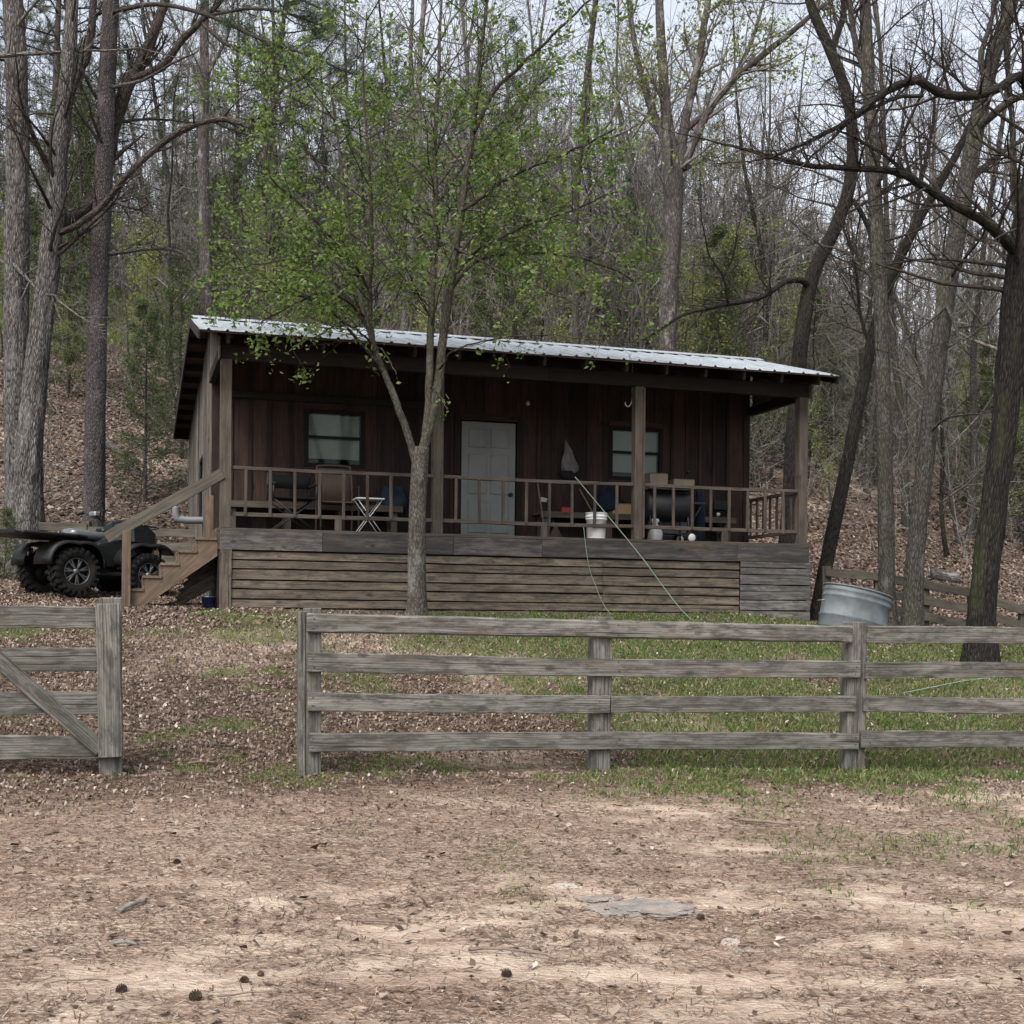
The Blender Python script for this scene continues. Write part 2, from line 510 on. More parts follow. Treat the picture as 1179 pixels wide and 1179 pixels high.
M['stone'] = plain('grey_sandstone', (.19, .17, .152), .95, 0, .3, 9, .15, 1.0, dirt=(.25, .19, .145))
M['palestone'] = plain('pale_stone', (.27, .235, .205), .9, 0, .2, 8, .2, .5)
M['bagwhite'] = plain('thin_white_bag', (.36, .36, .35), .6, 0, .1, 6)
M['cone'] = plain('pine_cone_brown', (.055, .037, .027), .8, 0, .4, 30, .2)
M['stick'] = plain('dead_stick', (.14, .105, .085), .9, 0, .35, 12, .2, .5)
M['lichen'] = plain('lichened_stick', (.15, .15, .135), .9, 0, .4, 25, .2, .5)
M['pipe'] = plain('grey_pipe', (.13, .13, .135), .5, 0, .15, 5)
M['tote'] = plain('grey_plastic_tote', (.10, .10, .105), .55, 0, .1, 4)
M['lamp'] = plain('frosted_lamp_glass', (.40, .40, .38), .3, 0, .05, 5)


def glassmat():
    m, nt, b, out = newmat('window_glass'); N = NT(nt)
    tr = N.n('BsdfTransparent'); tr.inputs[0].default_value = (.74, .78, .76, 1)
    gl = N.n('BsdfGlossy'); gl.inputs['Roughness'].default_value = .06
    mx = N.n('MixShader'); fr = N.n('Fresnel'); fr.inputs[0].default_value = 1.55
    N.l(N.math('MULTIPLY', fr.outputs[0], .32), mx.inputs[0])
    N.l(tr.outputs[0], mx.inputs[1]); N.l(gl.outputs[0], mx.inputs[2]); N.l(mx.outputs[0], out.inputs[0])
    return m


M['glass'] = glassmat()

# ------------------------------------------------------------------ terrain
def at_of(x, y):
    return CT * x + ST * y, -ST * x + CT * y


def m_bare(x, y):
    a, t = at_of(x, y)
    e = (fbm(x * .9, y * .9, 21) - .5) * 1.6
    return 1 - sst(8.7, 9.9, t + e)


def m_grass(x, y):
    a, t = at_of(x, y)
    n = .52 * fbm(x * 1.1, y * 1.1, 33, 4) + .48 * fbm(x * 4.0, y * 4.0, 35, 3)
    band = sst(9.0, 9.8, t) * (1 - sst(15.2, 17.5, t))
    right = sst(2.2, 5.5, a)
    w = band * (.20 + .34 * right) + .24 * sst(13, 15, t) * (1 - sst(16, 17.5, t)) + .12 * sst(9.2, 9.9, t) * (1 - sst(10.1, 10.7, t))
    path = np.exp(-((a - .1) / .75) ** 2) * (1 - sst(13.5, 15, t))
    dirt = np.exp(-((a - 3.05) / .8) ** 2 - ((t - 11.4) / 1.0) ** 2)
    w = w * (1 - .85 * path) * (1 - .9 * dirt)
    # yellow green ledge high on the left of the hill
    w = w + .95 * np.exp(-((a + 1.0) / 5.5) ** 2) * sst(37, 42, t) * (1 - sst(52, 56, t))
    # loose tufts in the bare yard, mostly on the right
    bare = m_bare(x, y)
    w = np.where(bare > .5, .08 + .20 * sst(1.5, 5.0, a) * sst(4, 7, t), w)
    return sst(.62 - w * .62, .80 - w * .62, n)


def m_straw(x, y):
    a, t = at_of(x, y)
    n = fbm(x * .75 + 5, y * 1.5, 51, 4)
    k = sst(4.5, 8.5, t)
    n = n * .46 + .30 * fbm(x * 2.4, y * 6.0, 57, 3) + .24 * fbm(x * 5, y * 15, 58, 2)
    return np.clip(sst(.41 - .10 * k, .56 - .10 * k, n), 0, 1)


def build_ground():
    def axis(parts):
        out = [parts[0][0]]
        for (a, b, st) in parts:
            n = max(1, int(round((b - a) / st))); out += list(np.linspace(a, b, n + 1)[1:])
        return np.array(out)
    xs = axis([(-180, -60, 12), (-60, -16, 1.6), (-16, -8, .35), (-8, 9, .11), (9, 17, .35), (17, 60, 1.6), (60, 180, 12)])
    ys = axis([(-30, 1, 1.5), (1, 3.5, .3), (3.5, 20, .11), (20, 30, .4), (30, 60, 1.0), (60, 220, 8)])
    X, Y = np.meshgrid(xs, ys)
    Z = gz(X, Y)
    near = (Y < 22)
    Z = Z + np.where(near, (fbm(X * 4, Y * 4, 71) - .5) * .035, 0)
    V = np.stack([X, Y, Z], 2).reshape(-1, 3)
    nx, ny = len(xs), len(ys)
    i, j = np.meshgrid(np.arange(ny - 1), np.arange(nx - 1), indexing='ij')
    Fc = np.stack([i * nx + j, i * nx + j + 1, (i + 1) * nx + j + 1, (i + 1) * nx + j], 2).reshape(-1, 4)
    mb = MB(); mb.add(V, Fc, None, .5, True)
    m, nt, b, out = newmat('yard_soil'); N = NT(nt)
    pos = N.n('NewGeometry').outputs['Position']
    ba = N.attr('bare', True); gr = N.attr('turf', True); sw = N.attr('strawm', True)
    nbig = N.noise(N.mapping(pos, (.8, 1.7, 1)), 1, 7, .72)
    nmid = N.noise(N.mapping(pos, (6, 13, 8)), 1, 7, .74)
    nfin = N.noise(N.mapping(pos, (38, 60, 40)), 1, 5, .7)
    soil = N.ramp(N.math('ADD', N.math('MULTIPLY', nmid, .55), N.math('MULTIPLY', nbig, .45)),
                  [(.34, (.22, .15, .11)), (.45, (.42, .315, .245)), (.55, (.585, .475, .37)), (.70, (.70, .59, .475))])
    # trampled straw and bark crumbs over the soil
    v = N.n('TexVoronoi'); v.inputs['Scale'].default_value = 1; v.inputs['Randomness'].default_value = 1
    N.l(N.mapping(pos, (30, 52, 30)), v.inputs['Vector'])
    sp = N.n('SeparateColor'); N.l(v.outputs['Color'], sp.inputs[0])
    crumb = N.ramp(sp.outputs[0], [(0, (.06, .037, .028)), (.5, (.125, .076, .054)), (.85, (.22, .15, .11)), (1, (.42, .34, .27))])
    cm = N.math('MULTIPLY', N.ramp(N.math('ADD', N.math('MULTIPLY', nfin, .6), N.math('MULTIPLY', nmid, .5)), [(.40, 0.0), (.62, 1.0)]),
                N.ramp(sw, [(0, .18), (1, .9)]))
    col = N.mix(cm, soil, crumb)
    # leaf mould past the fence
    v2 = N.n('TexVoronoi'); v2.inputs['Scale'].default_value = 1
    N.l(N.mapping(pos, (19, 24, 19)), v2.inputs['Vector'])
    sp2 = N.n('SeparateColor'); N.l(v2.outputs['Color'], sp2.inputs[0])
    mould = N.ramp(sp2.outputs[0], [(0, (.035, .024, .018)), (.35, (.075, .05, .036)), (.7, (.125, .086, .063)), (.93, (.21, .155, .12)), (1, (.30, .24, .20))])
    mould = N.mix(1.0, mould, N.ramp(nmid, [(.3, .6), (.7, 1.25)]), 'MULTIPLY')
    mould = N.mix(N.ramp(N.noise(pos, .45, 3, .5), [(.55, 0.0), (.66, .55)]), mould, soil)
    col = N.mix(N.math('SUBTRACT', 1.0, ba), col, mould)
    turf = N.ramp(nfin, [(.3, (.045, .055, .018)), (.7, (.10, .115, .04))])
    col = N.mix(N.math('MULTIPLY', gr, N.math('SUBTRACT', .55, N.math('MULTIPLY', ba, .35))), col, turf)
    N.l(col, b.inputs['Base Color']); b.inputs['Roughness'].default_value = .95
    b.inputs['Specular IOR Level'].default_value = .1
    hh = N.math('ADD', N.math('MULTIPLY', nfin, .5), N.math('ADD', N.math('MULTIPLY', nmid, .8), N.math('MULTIPLY', v.outputs['Distance'], .3)))
    N.bump(b, hh, 1.0, .045)
    o = mb.build('ground', m)
    for nm, fn in (('bare', m_bare), ('turf', m_grass), ('strawm', m_straw)):
        at_ = o.data.attributes.new(nm, 'FLOAT', 'POINT')
        at_.data.foreach_set('value', np.clip(fn(X, Y), 0, 1).ravel().astype(np.float32))
    tag(o, kind='structure')
    return o


def quads_obj(name, C, U, Vv, mat, bend=None):
    """many loose quads: centre C, half axes U, Vv; bend lifts the two far corners"""
    n = len(C)
    b = np.zeros_like(C) if bend is None else bend
    V = np.stack([C - U - Vv, C + U - Vv + b, C + U + Vv, C - U + Vv + b], 1).reshape(-1, 3)
    mb = MB(); mb.add(V, np.arange(4 * n).reshape(n, 4), None, .5, False)
    return mb.build(name, mat)


def region(n, a0, a1, t0, t1):
    a = rng.uniform(a0, a1, n); t = rng.uniform(t0, t1, n)
    return a * CT - t * ST, a * ST + t * CT


def slope_n(x, y):
    e = .05
    dx = (gz(x + e, y) - gz(x - e, y)) / (2 * e); dy = (gz(x, y + e) - gz(x, y - e)) / (2 * e)
    return dx, dy


def lay(x, y, lift, L, W, tilt):
    """flat things lying on the slope in random directions"""
    n = len(x)
    an = rng.uniform(0, 2 * math.pi, n)
    dx, dy = slope_n(x, y)
    ca, sa = np.cos(an), np.sin(an)
    U = np.stack([ca, sa, dx * ca + dy * sa + rng.normal(0, tilt, n)], 1) * L[:, None]
    Vv = np.stack([-sa, ca, -dx * sa + dy * ca + rng.normal(0, tilt * 1.6, n)], 1) * W[:, None]
    z = gz(x, y) + lift + (fbm(x * 4, y * 4, 71) - .5) * .035 * (y < 22)
    return np.stack([x, y, z], 1), U, Vv


def inside_cabin(x, y):
    a, t = at_of(x, y)
    return (a > 1.05) & (a < 9.6) & (t > 16.30) & (t < 24.5)


def scatter():
    # pine straw over the bare yard
    x, y = region(260000, -6, 9.5, 2.2, 10.6)
    keep = rng.random(len(x)) < (.07 + .93 * m_straw(x, y)) * np.clip(1.25 - .055 * y, .3, 1) * .62
    x, y = x[keep], y[keep]; n = len(x)
    L = rng.uniform(.014, .055, n); W = rng.uniform(.0008, .0020, n)
    C, U, Vv = lay(x, y, .005, L, W, .035)
    o = quads_obj('pine_straw', C, U, Vv, M['straw'])
    tag(o, 'reddish brown pine straw strewn over the bare dirt yard', 'pine straw', kind='stuff')
    # crumbs of bark and broken leaf in the yard
    x, y = region(42000, -6, 9.5, 2.2, 10.4)
    keep = rng.random(len(x)) < (.15 + .8 * m_straw(x, y))
    x, y = x[keep], y[keep]; n = len(x)
    L = rng.uniform(.003, .011, n) * rng.choice([1, 1, 1, 1, 1, 1.9], n); W = L * rng.uniform(.3, .75, n)
    C, U, Vv = lay(x, y, .006, L, W, .08)
    o = quads_obj('bark_debris', C, U, Vv, M['litter'], np.stack([np.zeros(n), np.zeros(n), rng.uniform(0, .008, n)], 1))
    tag(o, 'crumbled bark and leaf scraps scattered over the yard', 'debris', kind='stuff')
    # leaf litter past the fence and up the hill
    xs = []; ys = []; Ls = []
    for (cnt, a0, a1, t0, t1, l0, l1) in ((250000, -7, 14, 8.0, 17.5, .004, .015), (70000, -9, 2.0, 15, 24, .010, .030), (50000, 8.6, 20, 14, 26, .014, .034),
                                          (110000, -14, 8, 22, 42, .022, .046), (80000, 6, 34, 22, 46, .026, .05)):
        x, y = region(cnt, a0, a1, t0, t1)
        k = rng.random(cnt) < (1 - .8 * m_grass(x, y))
        k &= ~inside_cabin(x, y)
        if t0 < 9: k &= rng.random(cnt) < sst(8.0, 11.0, at_of(x, y)[1] + (fbm(x * .8, y * .8, 77) - .5) * 3.0)
        xs.append(x[k]); ys.append(y[k]); Ls.append(rng.uniform(l0, l1, k.sum()))
    for part, nm, mat, lab in (((0, 1, 2), 'leaf_litter', 'litter', 'fallen brown oak leaves covering the slope round the cabin'), ((3, 4), 'hill_leaf_litter', 'hill_litter', 'dull fallen leaves covering the hillside behind the cabin')):
        x = np.concatenate([xs[k] for k in part]); y = np.concatenate([ys[k] for k in part]); L = np.concatenate([Ls[k] for k in part]); n = len(x)
        C, U, Vv = lay(x, y, .014, L, L * rng.uniform(.4, .75, n), .32)
        o = quads_obj(nm, C, U, Vv, M[mat], np.stack([np.zeros(n), np.zeros(n), rng.uniform(-.01, .03, n)], 1))
        tag(o, lab, 'leaf litter', kind='stuff')
    # whole leaves and broken twigs lying in the yard
    x, y = region(1500, -6, 9.5, 3.0, 9.6); n = len(x); L = rng.uniform(.010, .026, n)
    C, U, Vv = lay(x, y, .016, L, L * rng.uniform(.4, .7, n), .3)
    tag(quads_obj('fallen_leaves', C, U, Vv, M['litter'], np.stack([np.zeros(n), np.zeros(n), rng.uniform(-.004, .014, n)], 1)), 'single brown leaves lying about the bare yard', 'leaves', kind='stuff')
    mb = MB(); x, y = region(620, -6, 9.5, 3.0, 13)
    for px, py in zip(x, y):
        ln = rng.uniform(.05, .28); an = rng.uniform(0, 6.28); r0 = rng.uniform(.0015, .0045); P = []
        for k in range(5):
            P.append((px + math.cos(an) * ln * k / 4, py + math.sin(an) * ln * k / 4, float(gz(px, py)) + .012)); an += rng.normal(0, .18)
        P = np.array(P); P[:, 2] = gz(P[:, 0], P[:, 1]) + .012 + (fbm(P[:, 0] * 4, P[:, 1] * 4, 71) - .5) * .035
        mb.tube(P, r0 * np.linspace(1, .5, 5), 4, cap=False)
    tag(mb.build('fallen_twigs', M['stick']), 'thin broken twigs strewn over the yard', 'twigs', kind='stuff')
    # grass
    xs = []; ys = []; hs = []
    for (cnt, a0, a1, t0, t1, h0, h1) in ((330000, -6, 14, 9.0, 17.3, .016, .05), (60000, -4, 9, 3, 9.6, .012, .04), (16000, -9, 2, 15, 22, .03, .07), (60000, -11, 9, 36, 56, .10, .30)):
        x, y = region(cnt, a0, a1, t0, t1)
        mk = m_grass(x, y)
        k = (rng.random(cnt) < mk * .75) & ~inside_cabin(x, y)
        xs.append(x[k]); ys.append(y[k]); hs.append(rng.uniform(h0, h1, k.sum()) * (.55 + .6 * mk[k]) * (1 + .5 * sst(2.5, 6, at_of(x[k], y[k])[0])))
    x = np.concatenate(xs); y = np.concatenate(ys); h = np.concatenate(hs); n = len(x)
    an = rng.uniform(0, 2 * math.pi, n); w = h * rng.uniform(.03, .085, n) + .0010
    z = gz(x, y) - .004 + (fbm(x * 4, y * 4, 71) - .5) * .035 * (y < 22)
    B = np.stack([x, y, z], 1)
    W = np.stack([np.cos(an), np.sin(an), np.zeros(n)], 1) * w[:, None]
    ld = rng.uniform(0, 2 * math.pi, n); ln = h * rng.uniform(.2, 1.1, n)
    mid = B + np.stack([np.cos(ld) * ln * .35, np.sin(ld) * ln * .35, h * .62], 1)
    tip = B + np.stack([np.cos(ld) * ln, np.sin(ld) * ln, h * rng.uniform(.55, 1, n)], 1)
    V = np.stack([B - W, B + W, mid + W * .7, tip, mid - W * .7], 1).reshape(-1, 3)
    mb = MB(); mb.add(V, np.arange(5 * n).reshape(n, 5), None, .5, False)
    o = mb.build('grass', M['grass'])
    tag(o, 'short spring grass growing in patches on the slope', 'grass', kind='stuff')
    print('scatter', n)


# ------------------------------------------------------------------ sky and light
def world():
    w = bpy.data.worlds.new('World'); SC.world = w; w.use_nodes = True
    nt = w.node_tree; nt.nodes.clear(); N = NT(nt)
    out = N.n('OutputWorld'); bg = N.n('Background'); sky = N.n('TexSky')
    sky.sky_type = 'NISHITA'; sky.sun_disc = False
    sky.sun_elevation = R(52); sky.sun_rotation = R(205)
    sky.air_density = 1.0; sky.dust_density = 4.0; sky.ozone_density = 1.0
    # thin cloud cover: the blue of the sky washed out to a pale grey white, with soft cloud mottling
    hs = N.n('HueSaturation'); hs.inputs['Saturation'].default_value = .34
    N.l(sky.outputs[0], hs.inputs['Color'])
    co = N.n('TexCoord').outputs['Generated']
    cl = N.ramp(N.noise(N.mapping(co, (3, 3, 6)), 1.5, 5, .55), [(.3, (.88, .90, .94)), (.7, (1.1, 1.09, 1.07))])
    N.l(N.mix(1.0, hs.outputs[0], cl, 'MULTIPLY'), bg.inputs[0])
    bg.inputs[1].default_value = SKY
    N.l(bg.outputs[0], out.inputs[0])
    l = bpy.data.lights.new('sun', 'SUN'); l.energy = SUN; l.angle = R(24); l.color = (1, .965, .92)
    o = bpy.data.objects.new('sun', l); COL.objects.link(o)
    # sun high behind the photographer's left shoulder
    e, az = R(52), R(205)
    dirv = Vector((math.sin(az) * math.cos(e), math.cos(az) * math.cos(e), math.sin(e)))
    o.rotation_euler = dirv.to_track_quat('Z', 'Y').to_euler()


SKY = .15
SUN = 1.3


def camera():
    c = bpy.data.cameras.new('camera'); o = bpy.data.objects.new('camera', c); COL.objects.link(o)
    c.sensor_width = 36; c.sensor_fit = 'HORIZONTAL'; c.lens = 36 * 1450.0 / 1179.0
    c.shift_y = (705 - 589.5) / 1179.0
    c.clip_end = 600; c.clip_start = .05
    m = Matrix((( RIGHT[0], UPV[0], 0, EYE[0]), (RIGHT[1], UPV[1], -1, EYE[1]), (RIGHT[2], UPV[2], 0, EYE[2]), (0, 0, 0, 1)))
    o.matrix_world = m
    SC.camera = o
    v = SC.view_settings; v.view_transform = 'Standard'; v.look = 'None'; v.exposure = EXPO; v.gamma = 1


EXPO = 1.2

# ------------------------------------------------------------------ cabin
CA0, CT0, CZ = 1.117, 16.38, 1.62
W_, WY, BY = 8.41, 1.83, 7.95
DECK = 1.02
EZ, RZ, BZ = 3.42, 4.08, 3.34          # eave, ridge, rear eave heights
EYF, RYF, BYF = -.48, 1.92, 8.3
RX0, RX1 = -.30, 8.62


def cab_local(px, py, Y):
    """point of the sight line through a pixel at cabin depth Y"""
    s = sight(px, py)
    t = -ST * s[0] + CT * s[1]
    d = (CT0 + Y) / t
    p = EYE + s * d
    return np.array([CT * p[0] + ST * p[1] - CA0, Y, p[2] - CZ])


def roof_z(Y):
    if Y < RYF: return EZ + (RZ - EZ) * (Y - EYF) / (RYF - EYF)
    return RZ + (BZ - RZ) * (Y - RYF) / (BYF - RYF)


def wall_boards(x0, x1, z0, z1, openings, y, thick, mb, bt, bw=.27, facing=-1):
    """vertical boards with battens, cut round openings (xa, xb, za, zb)"""
    x = x0
    cuts = sorted(set([v for o in openings for v in o[:2]]))
    while x < x1 - .01:
        w = bw * random.uniform(.85, 1.15); xe = min(x + w, x1)
        if x1 - xe < .08: xe = x1
        tint = random.random(); edges = [x + .002] + [c for c in cuts if x + .004 < c < xe - .004] + [xe - .002]
        for a, b in zip(edges[:-1], edges[1:]):
            if b - a < .006: continue
            mid = (a + b) / 2; spans = [(z0, z1)]
            for (oa, ob, za, zb) in openings:
                if oa < mid < ob:
                    spans = [(z0, za), (zb, z1)] if za > z0 + .02 else [(zb, z1)]
            for (lo, hi) in spans:
                if hi - lo > .02:
                    mb.board((mid, y + random.uniform(-.003, .003), lo), (mid, y, hi), b - a, thick, (1, 0, 0), tint=tint)
        # batten over the joint
        if xe < x1 - .02:
            spans = [(z0, z1)]
            for (oa, ob, za, zb) in openings:
                if oa - .09 < xe < ob + .09:
                    spans = [(z0, za - .08), (zb + .08, z1)] if za > z0 + .02 else [(zb + .08, z1)]
            for (lo, hi) in spans:
                if hi - lo > .02:
                    bt.board((xe, y + facing * (thick / 2 + .011), lo), (xe, y + facing * (thick / 2 + .011), hi), .05, .02, (1, 0, 0))
        x = xe


def make_cabin():
    o0 = AT(CA0, CT0, CZ)
    root = thing('cabin', o0, 'rustic brown wooden cabin with covered porch and pale metal roof', 'cabin', TH)
    # deck and rim
    mb = MB(); y = -.03
    while y < WY - .03:
        mb.board((-.02, y + .07, DECK - .02), (W_ + .02, y + .07, DECK - .02), .04, .136, (0, 0, 1), seg=6, jit=.004); y += .14
    mb.build('deck', M['porchwood'], root, .003)
    mb = MB()
    for (a, b) in ((0, 1.30), (1.305, 3.05), (3.055, 4.3), (4.305, 7.25), (7.255, W_)):
        mb.board((a, -.02, DECK - .16), (b, -.02, DECK - .16), .235, .04, seg=6, jit=.006, tint={0: .95, 3.055: .8}.get(a, random.uniform(.1, .5)))
    mb.board((-.0, 0, DECK - .16), (-.0, WY, DECK - .16), .235, .04, seg=2)
    mb.board((W_, 0.0, DECK - .16), (W_, WY, DECK - .16), .235, .04, seg=2)
    mb.build('rim_board', M['rim'], root, .003)
    # skirting laps
    mb = MB(); z = .73; i = 0
    mbg = MB()
    while z > -.15:
        h = random.choice([.115, .13, .14])
        for (a, b) in ((.15, 2.6), (2.605, 5.2), (5.205, 7.30)):
            p0 = np.array([a, .0, z - h / 2]); p1 = np.array([b, .0, z - h / 2 + random.uniform(-.006, .006)])
            mb.board(p0, p1, h - .017, .026, (0, .10, 1), seg=10, jit=.006)
        z -= h; i += 1
    z = .77
    for h in (.11, .10, .15, .09, .13, .15, .14, .14):
        mbg.board((7.31, -.025, z - h / 2), (W_ + .03, -.025, z - h / 2 + random.uniform(-.006, .006)), h - .012, .024, (0, .04, 1), seg=4, jit=.008)
        z -= h
    bk = MB(); bk.board((.1, .045, .30), (W_ - .02, .045, .30), 1.0, .02); bk.build('skirting_shade_backing', M['dark'], root)  # dark sheet added behind the boards, standing in for shade in the gaps
    mb.build('skirting', M['skirt'], root, .002)
    mbg.build('skirting', M['skirtgrey'], root, .002)['label'] = 'greyer tightly fitted skirting boards'
    mb = MB(); mb.board((.075, -.015, -.1), (.075, -.015, .745), .15, .05, (1, 0, 0), seg=5, jit=.005)
    mb.build('corner_board', M['skirt'], root, .003)
    for (p, q_, th) in (((0.0, .05, .38), (0.0, WY + .02, .38), .03), ((W_, .05, .38), (W_, WY, .38), .03), ((W_ - .02, WY, .3), (W_ - .02, BY, .3), .02), ((0, BY - .05, .3), (W_, BY - .05, .3), .02)):
        mb = MB(); mb.board(p, q_, .95, th); mb.build('foundation_board', M['dark'], root)
    # posts
    for X in (.07, 2.85, 5.75, W_ - .07):
        mb = MB(); mb.board((X, .08, DECK), (X - .005, .08, 3.17), .14, .14, (1, 0, 0), seg=8, jit=.004)
        if X == 5.75: mb.board((X + .055, -.005, DECK + .02), (X + .05, -.005, 3.15), .03, .03, (1, 0, 0), seg=8, jit=.004)
        mb.build('porch_post', M['porchwood'], root, .006)
    # beams
    mb = MB()
    mb.board((0, .08, 3.265), (4.4, .08, 3.265), .19, .09, seg=6, jit=.005); mb.board((4.402, .08, 3.265), (W_, .08, 3.265), .19, .09, seg=6, jit=.005)
    mb.board((.0, .13, 3.23), (.0, WY, 3.23), .14, .08); mb.board((W_, .13, 3.23), (W_, WY, 3.23), .14, .08)
    mb.board((0.1, WY - .06, 3.02), (3.4, WY - .06, 3.02), .10, .04)
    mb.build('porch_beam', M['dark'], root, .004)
    # gable infill over the beam at both porch ends
    for X in (-.035, W_ + .035):
        mb = MB(); yy = -.02
        while yy < WY - .01:
            ye = min(yy + .24, WY)
            mb.prism([(X, yy, 3.165), (X, ye - .004, 3.165), (X, ye - .004, roof_z(ye) - .10), (X, yy, roof_z(yy) - .10)], (.02, 0, 0)); yy = ye
        mb.build('gable_panel', M['sidewall'], root)
    # front wall
    wins = []
    L = cab_local(353, 473, WY); Rr = cab_local(417, 538, WY); wins.append((L[0], Rr[0], Rr[2], L[2]))
    L = cab_local(703, 492, WY); Rr = cab_local(760, 553, WY); wins.append((L[0], Rr[0], wins[0][2], wins[0][3]))
    D0 = cab_local(530, 483, WY); D1 = cab_local(595, 483, WY)
    door = (D0[0], D1[0], DECK, D0[2])
    mb, bt = MB(), MB()
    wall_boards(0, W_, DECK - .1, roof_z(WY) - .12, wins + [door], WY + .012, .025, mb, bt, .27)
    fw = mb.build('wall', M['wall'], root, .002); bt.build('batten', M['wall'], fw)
    # side walls along Y, top follows the roof
    for X, face, ops in ((0.0, -1, [(3.5, 4.5, 1.45, 2.35)]), (W_, 1, [])):
        mb, bt = MB(), MB(); yy = WY + .03
        while yy < BY:
            ye = min(yy + .24, BY); tint = random.random(); ym = (yy + ye) / 2; spans = [(.0, roof_z(ym) - .10)]
            for (oa, ob, za, zb) in ops:
                if oa < ym < ob: spans = [(.0, za), (zb, roof_z(ym) - .10)]
            for lo, hi in spans:
                mb.board((X, ym, lo), (X, ym, hi), ye - yy - .004, .03, (0, 1, 0), tint=tint)
            if not any(oa - .08 < ye < ob + .08 for (oa, ob, _, _) in ops):
                bt.board((X + face * .026, ye, .0), (X + face * .026, ye, roof_z(ye) - .12), .055, .022, (0, 1, 0))
            yy = ye
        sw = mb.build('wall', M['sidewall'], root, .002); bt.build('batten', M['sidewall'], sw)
    mb, bt = MB(), MB(); wall_boards(0, W_, 0, roof_z(BY) - .1, [], BY, .03, mb, bt, .3, 1)
    bw = mb.build('wall', M['sidewall'], root); bt.build('batten', M['sidewall'], bw)
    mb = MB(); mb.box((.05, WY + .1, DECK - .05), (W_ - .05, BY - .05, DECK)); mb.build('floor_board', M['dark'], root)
    # windows
    def window(c0, c1, za, zb, place):
        w = MB(); wd = .055
        for (p, q) in (((c0, za), (c0, zb)), ((c1, za), (c1, zb))):
            w.board(place(p[0], p[1] - .03, 0), place(q[0], q[1] + .03, 0), .06, wd, place(1, 0, 0) - place(0, 0, 0))
        for z in (za, zb):
            w.board(place(c0 + .03, z, 0), place(c1 - .03, z, 0), .06, wd)
        wm = (za + zb) / 2 + .02
        f = w.build('window', M['frameblack'], root, .004)
        s = MB(); s.board(place(c0 + .03, wm, .004), place(c1 - .03, wm, .004), .04, .04); s.build('sash', M['frameblack'], f)
        for lo, hi, dd in ((za + .03, wm - .02, .012), (wm + .02, zb - .03, .0)):
            g = MB(); g.board(place(c0 + .03, (lo + hi) / 2, dd), place(c1 - .03, (lo + hi) / 2, dd), hi - lo, .004); g.build('pane', M['glass'], f)
        bl = MB(); z = zb - .05
        while z > wm - .30:
            bl.board(place(c0 + .04, z, .07), place(c1 - .04, z, .07), .022, .004); z -= .0235
        bl.build('blind', M['blind'], f)
        return f
    for (c0, c1, za, zb) in wins:
        f = window(c0, c1, za, zb, lambda u, z, dd: np.array([u, WY - .005 + dd, z]))
        tr = MB()
        tr.board((c0 - .075, WY - .012, za - .09), (c0 - .075, WY - .012, zb + .09), .085, .022, (1, 0, 0))
        tr.board((c1 + .075, WY - .012, za - .09), (c1 + .075, WY - .012, zb + .09), .085, .022, (1, 0, 0))
        tr.board((c0 - .03, WY - .012, zb + .072), (c1 + .03, WY - .012, zb + .072), .08, .022)
        tr.board((c0 - .03, WY - .022, za - .066), (c1 + .03, WY - .022, za - .066), .07, .045)
        tr.build('trim', M['wall'], f)
    window(3.5, 4.5, 1.45, 2.35, lambda u, z, dd: np.array([.005 + dd, u, z]))
    # door
    d = MB(); x0, x1, z0, z1 = door
    d.box((x0 + .02, WY - .012, z0 + .005), (x1 - .02, WY + .03, z1 - .02))
    dr = d.build('door', M['door'], root, .004)
    p = MB(); w = x1 - x0 - .04
    for (u0, u1) in ((.13, .46), (.54, .87)):
        for (v0, v1) in ((.08, .34), (.40, .72), (.78, .93)):
            xa, xb = x0 + .02 + w * u0, x0 + .02 + w * u1; zz0, zz1 = z0 + (z1 - z0) * v0, z0 + (z1 - z0) * v1
            p.board((xa, WY - .017, (zz0 + zz1) / 2), (xb, WY - .017, (zz0 + zz1) / 2), zz1 - zz0, .020)
    p.build('panel', M['door'], dr, .006)
    fr = MB()
    for X in (x0 - .045, x1 + .045): fr.board((X, WY - .015, z0), (X, WY - .015, z1 + .09), .09, .03, (1, 0, 0))
    fr.board((x0 - .0, WY - .015, z1 + .045), (x1, WY - .015, z1 + .045), .09, .03)
    fr.build('door_frame', M['wall'], dr, .003)
    k = MB(); kz = cab_local(589, 570, WY)[2]
    k.lathe([(.001, .075), (.025, .07), (.032, .055), (.026, .035), (.012, .025), (.012, .01), (.03, .008), (.03, 0)], (x1 - .10, WY - .014, kz), (0, -1, 0), 14)
    k.build('handle', M['blackmetal'], dr)
    # railings
    RT, RB = DECK + .775, DECK + .185
    bays = ((.14, 2.78), (2.92, 5.68), (5.82, W_ - .14))
    for (a, b) in bays:
        r = MB()
        sag = random.uniform(-.012, .0)
        r.board((a, .08, RT), (b, .08, RT), .045, .075, seg=10, jit=.006, bow=sag); r.board((a, .08, RB), (b, .08, RB), .05, .045, seg=10, jit=.006, bow=sag)
        mid = (a + b) / 2
        r.board((mid + .06, .08, DECK), (mid + .06, .08, RB - .02), .09, .04, (1, 0, 0))
        ro = r.build('railing', M['rail'], root, .003)
        for i in range(8):
            X = a + .18 + (b - a - .3) * i / 7.4
            q = MB(); q.board((X, .055, RB - .02 + random.uniform(-.02, .01)), (X + random.uniform(-.008, .008), .055, RT - .022), .038, .03, (1, 0, 0))
            q.build('baluster', M['rail'], ro, .003)
    r = MB(); X = W_ - .07
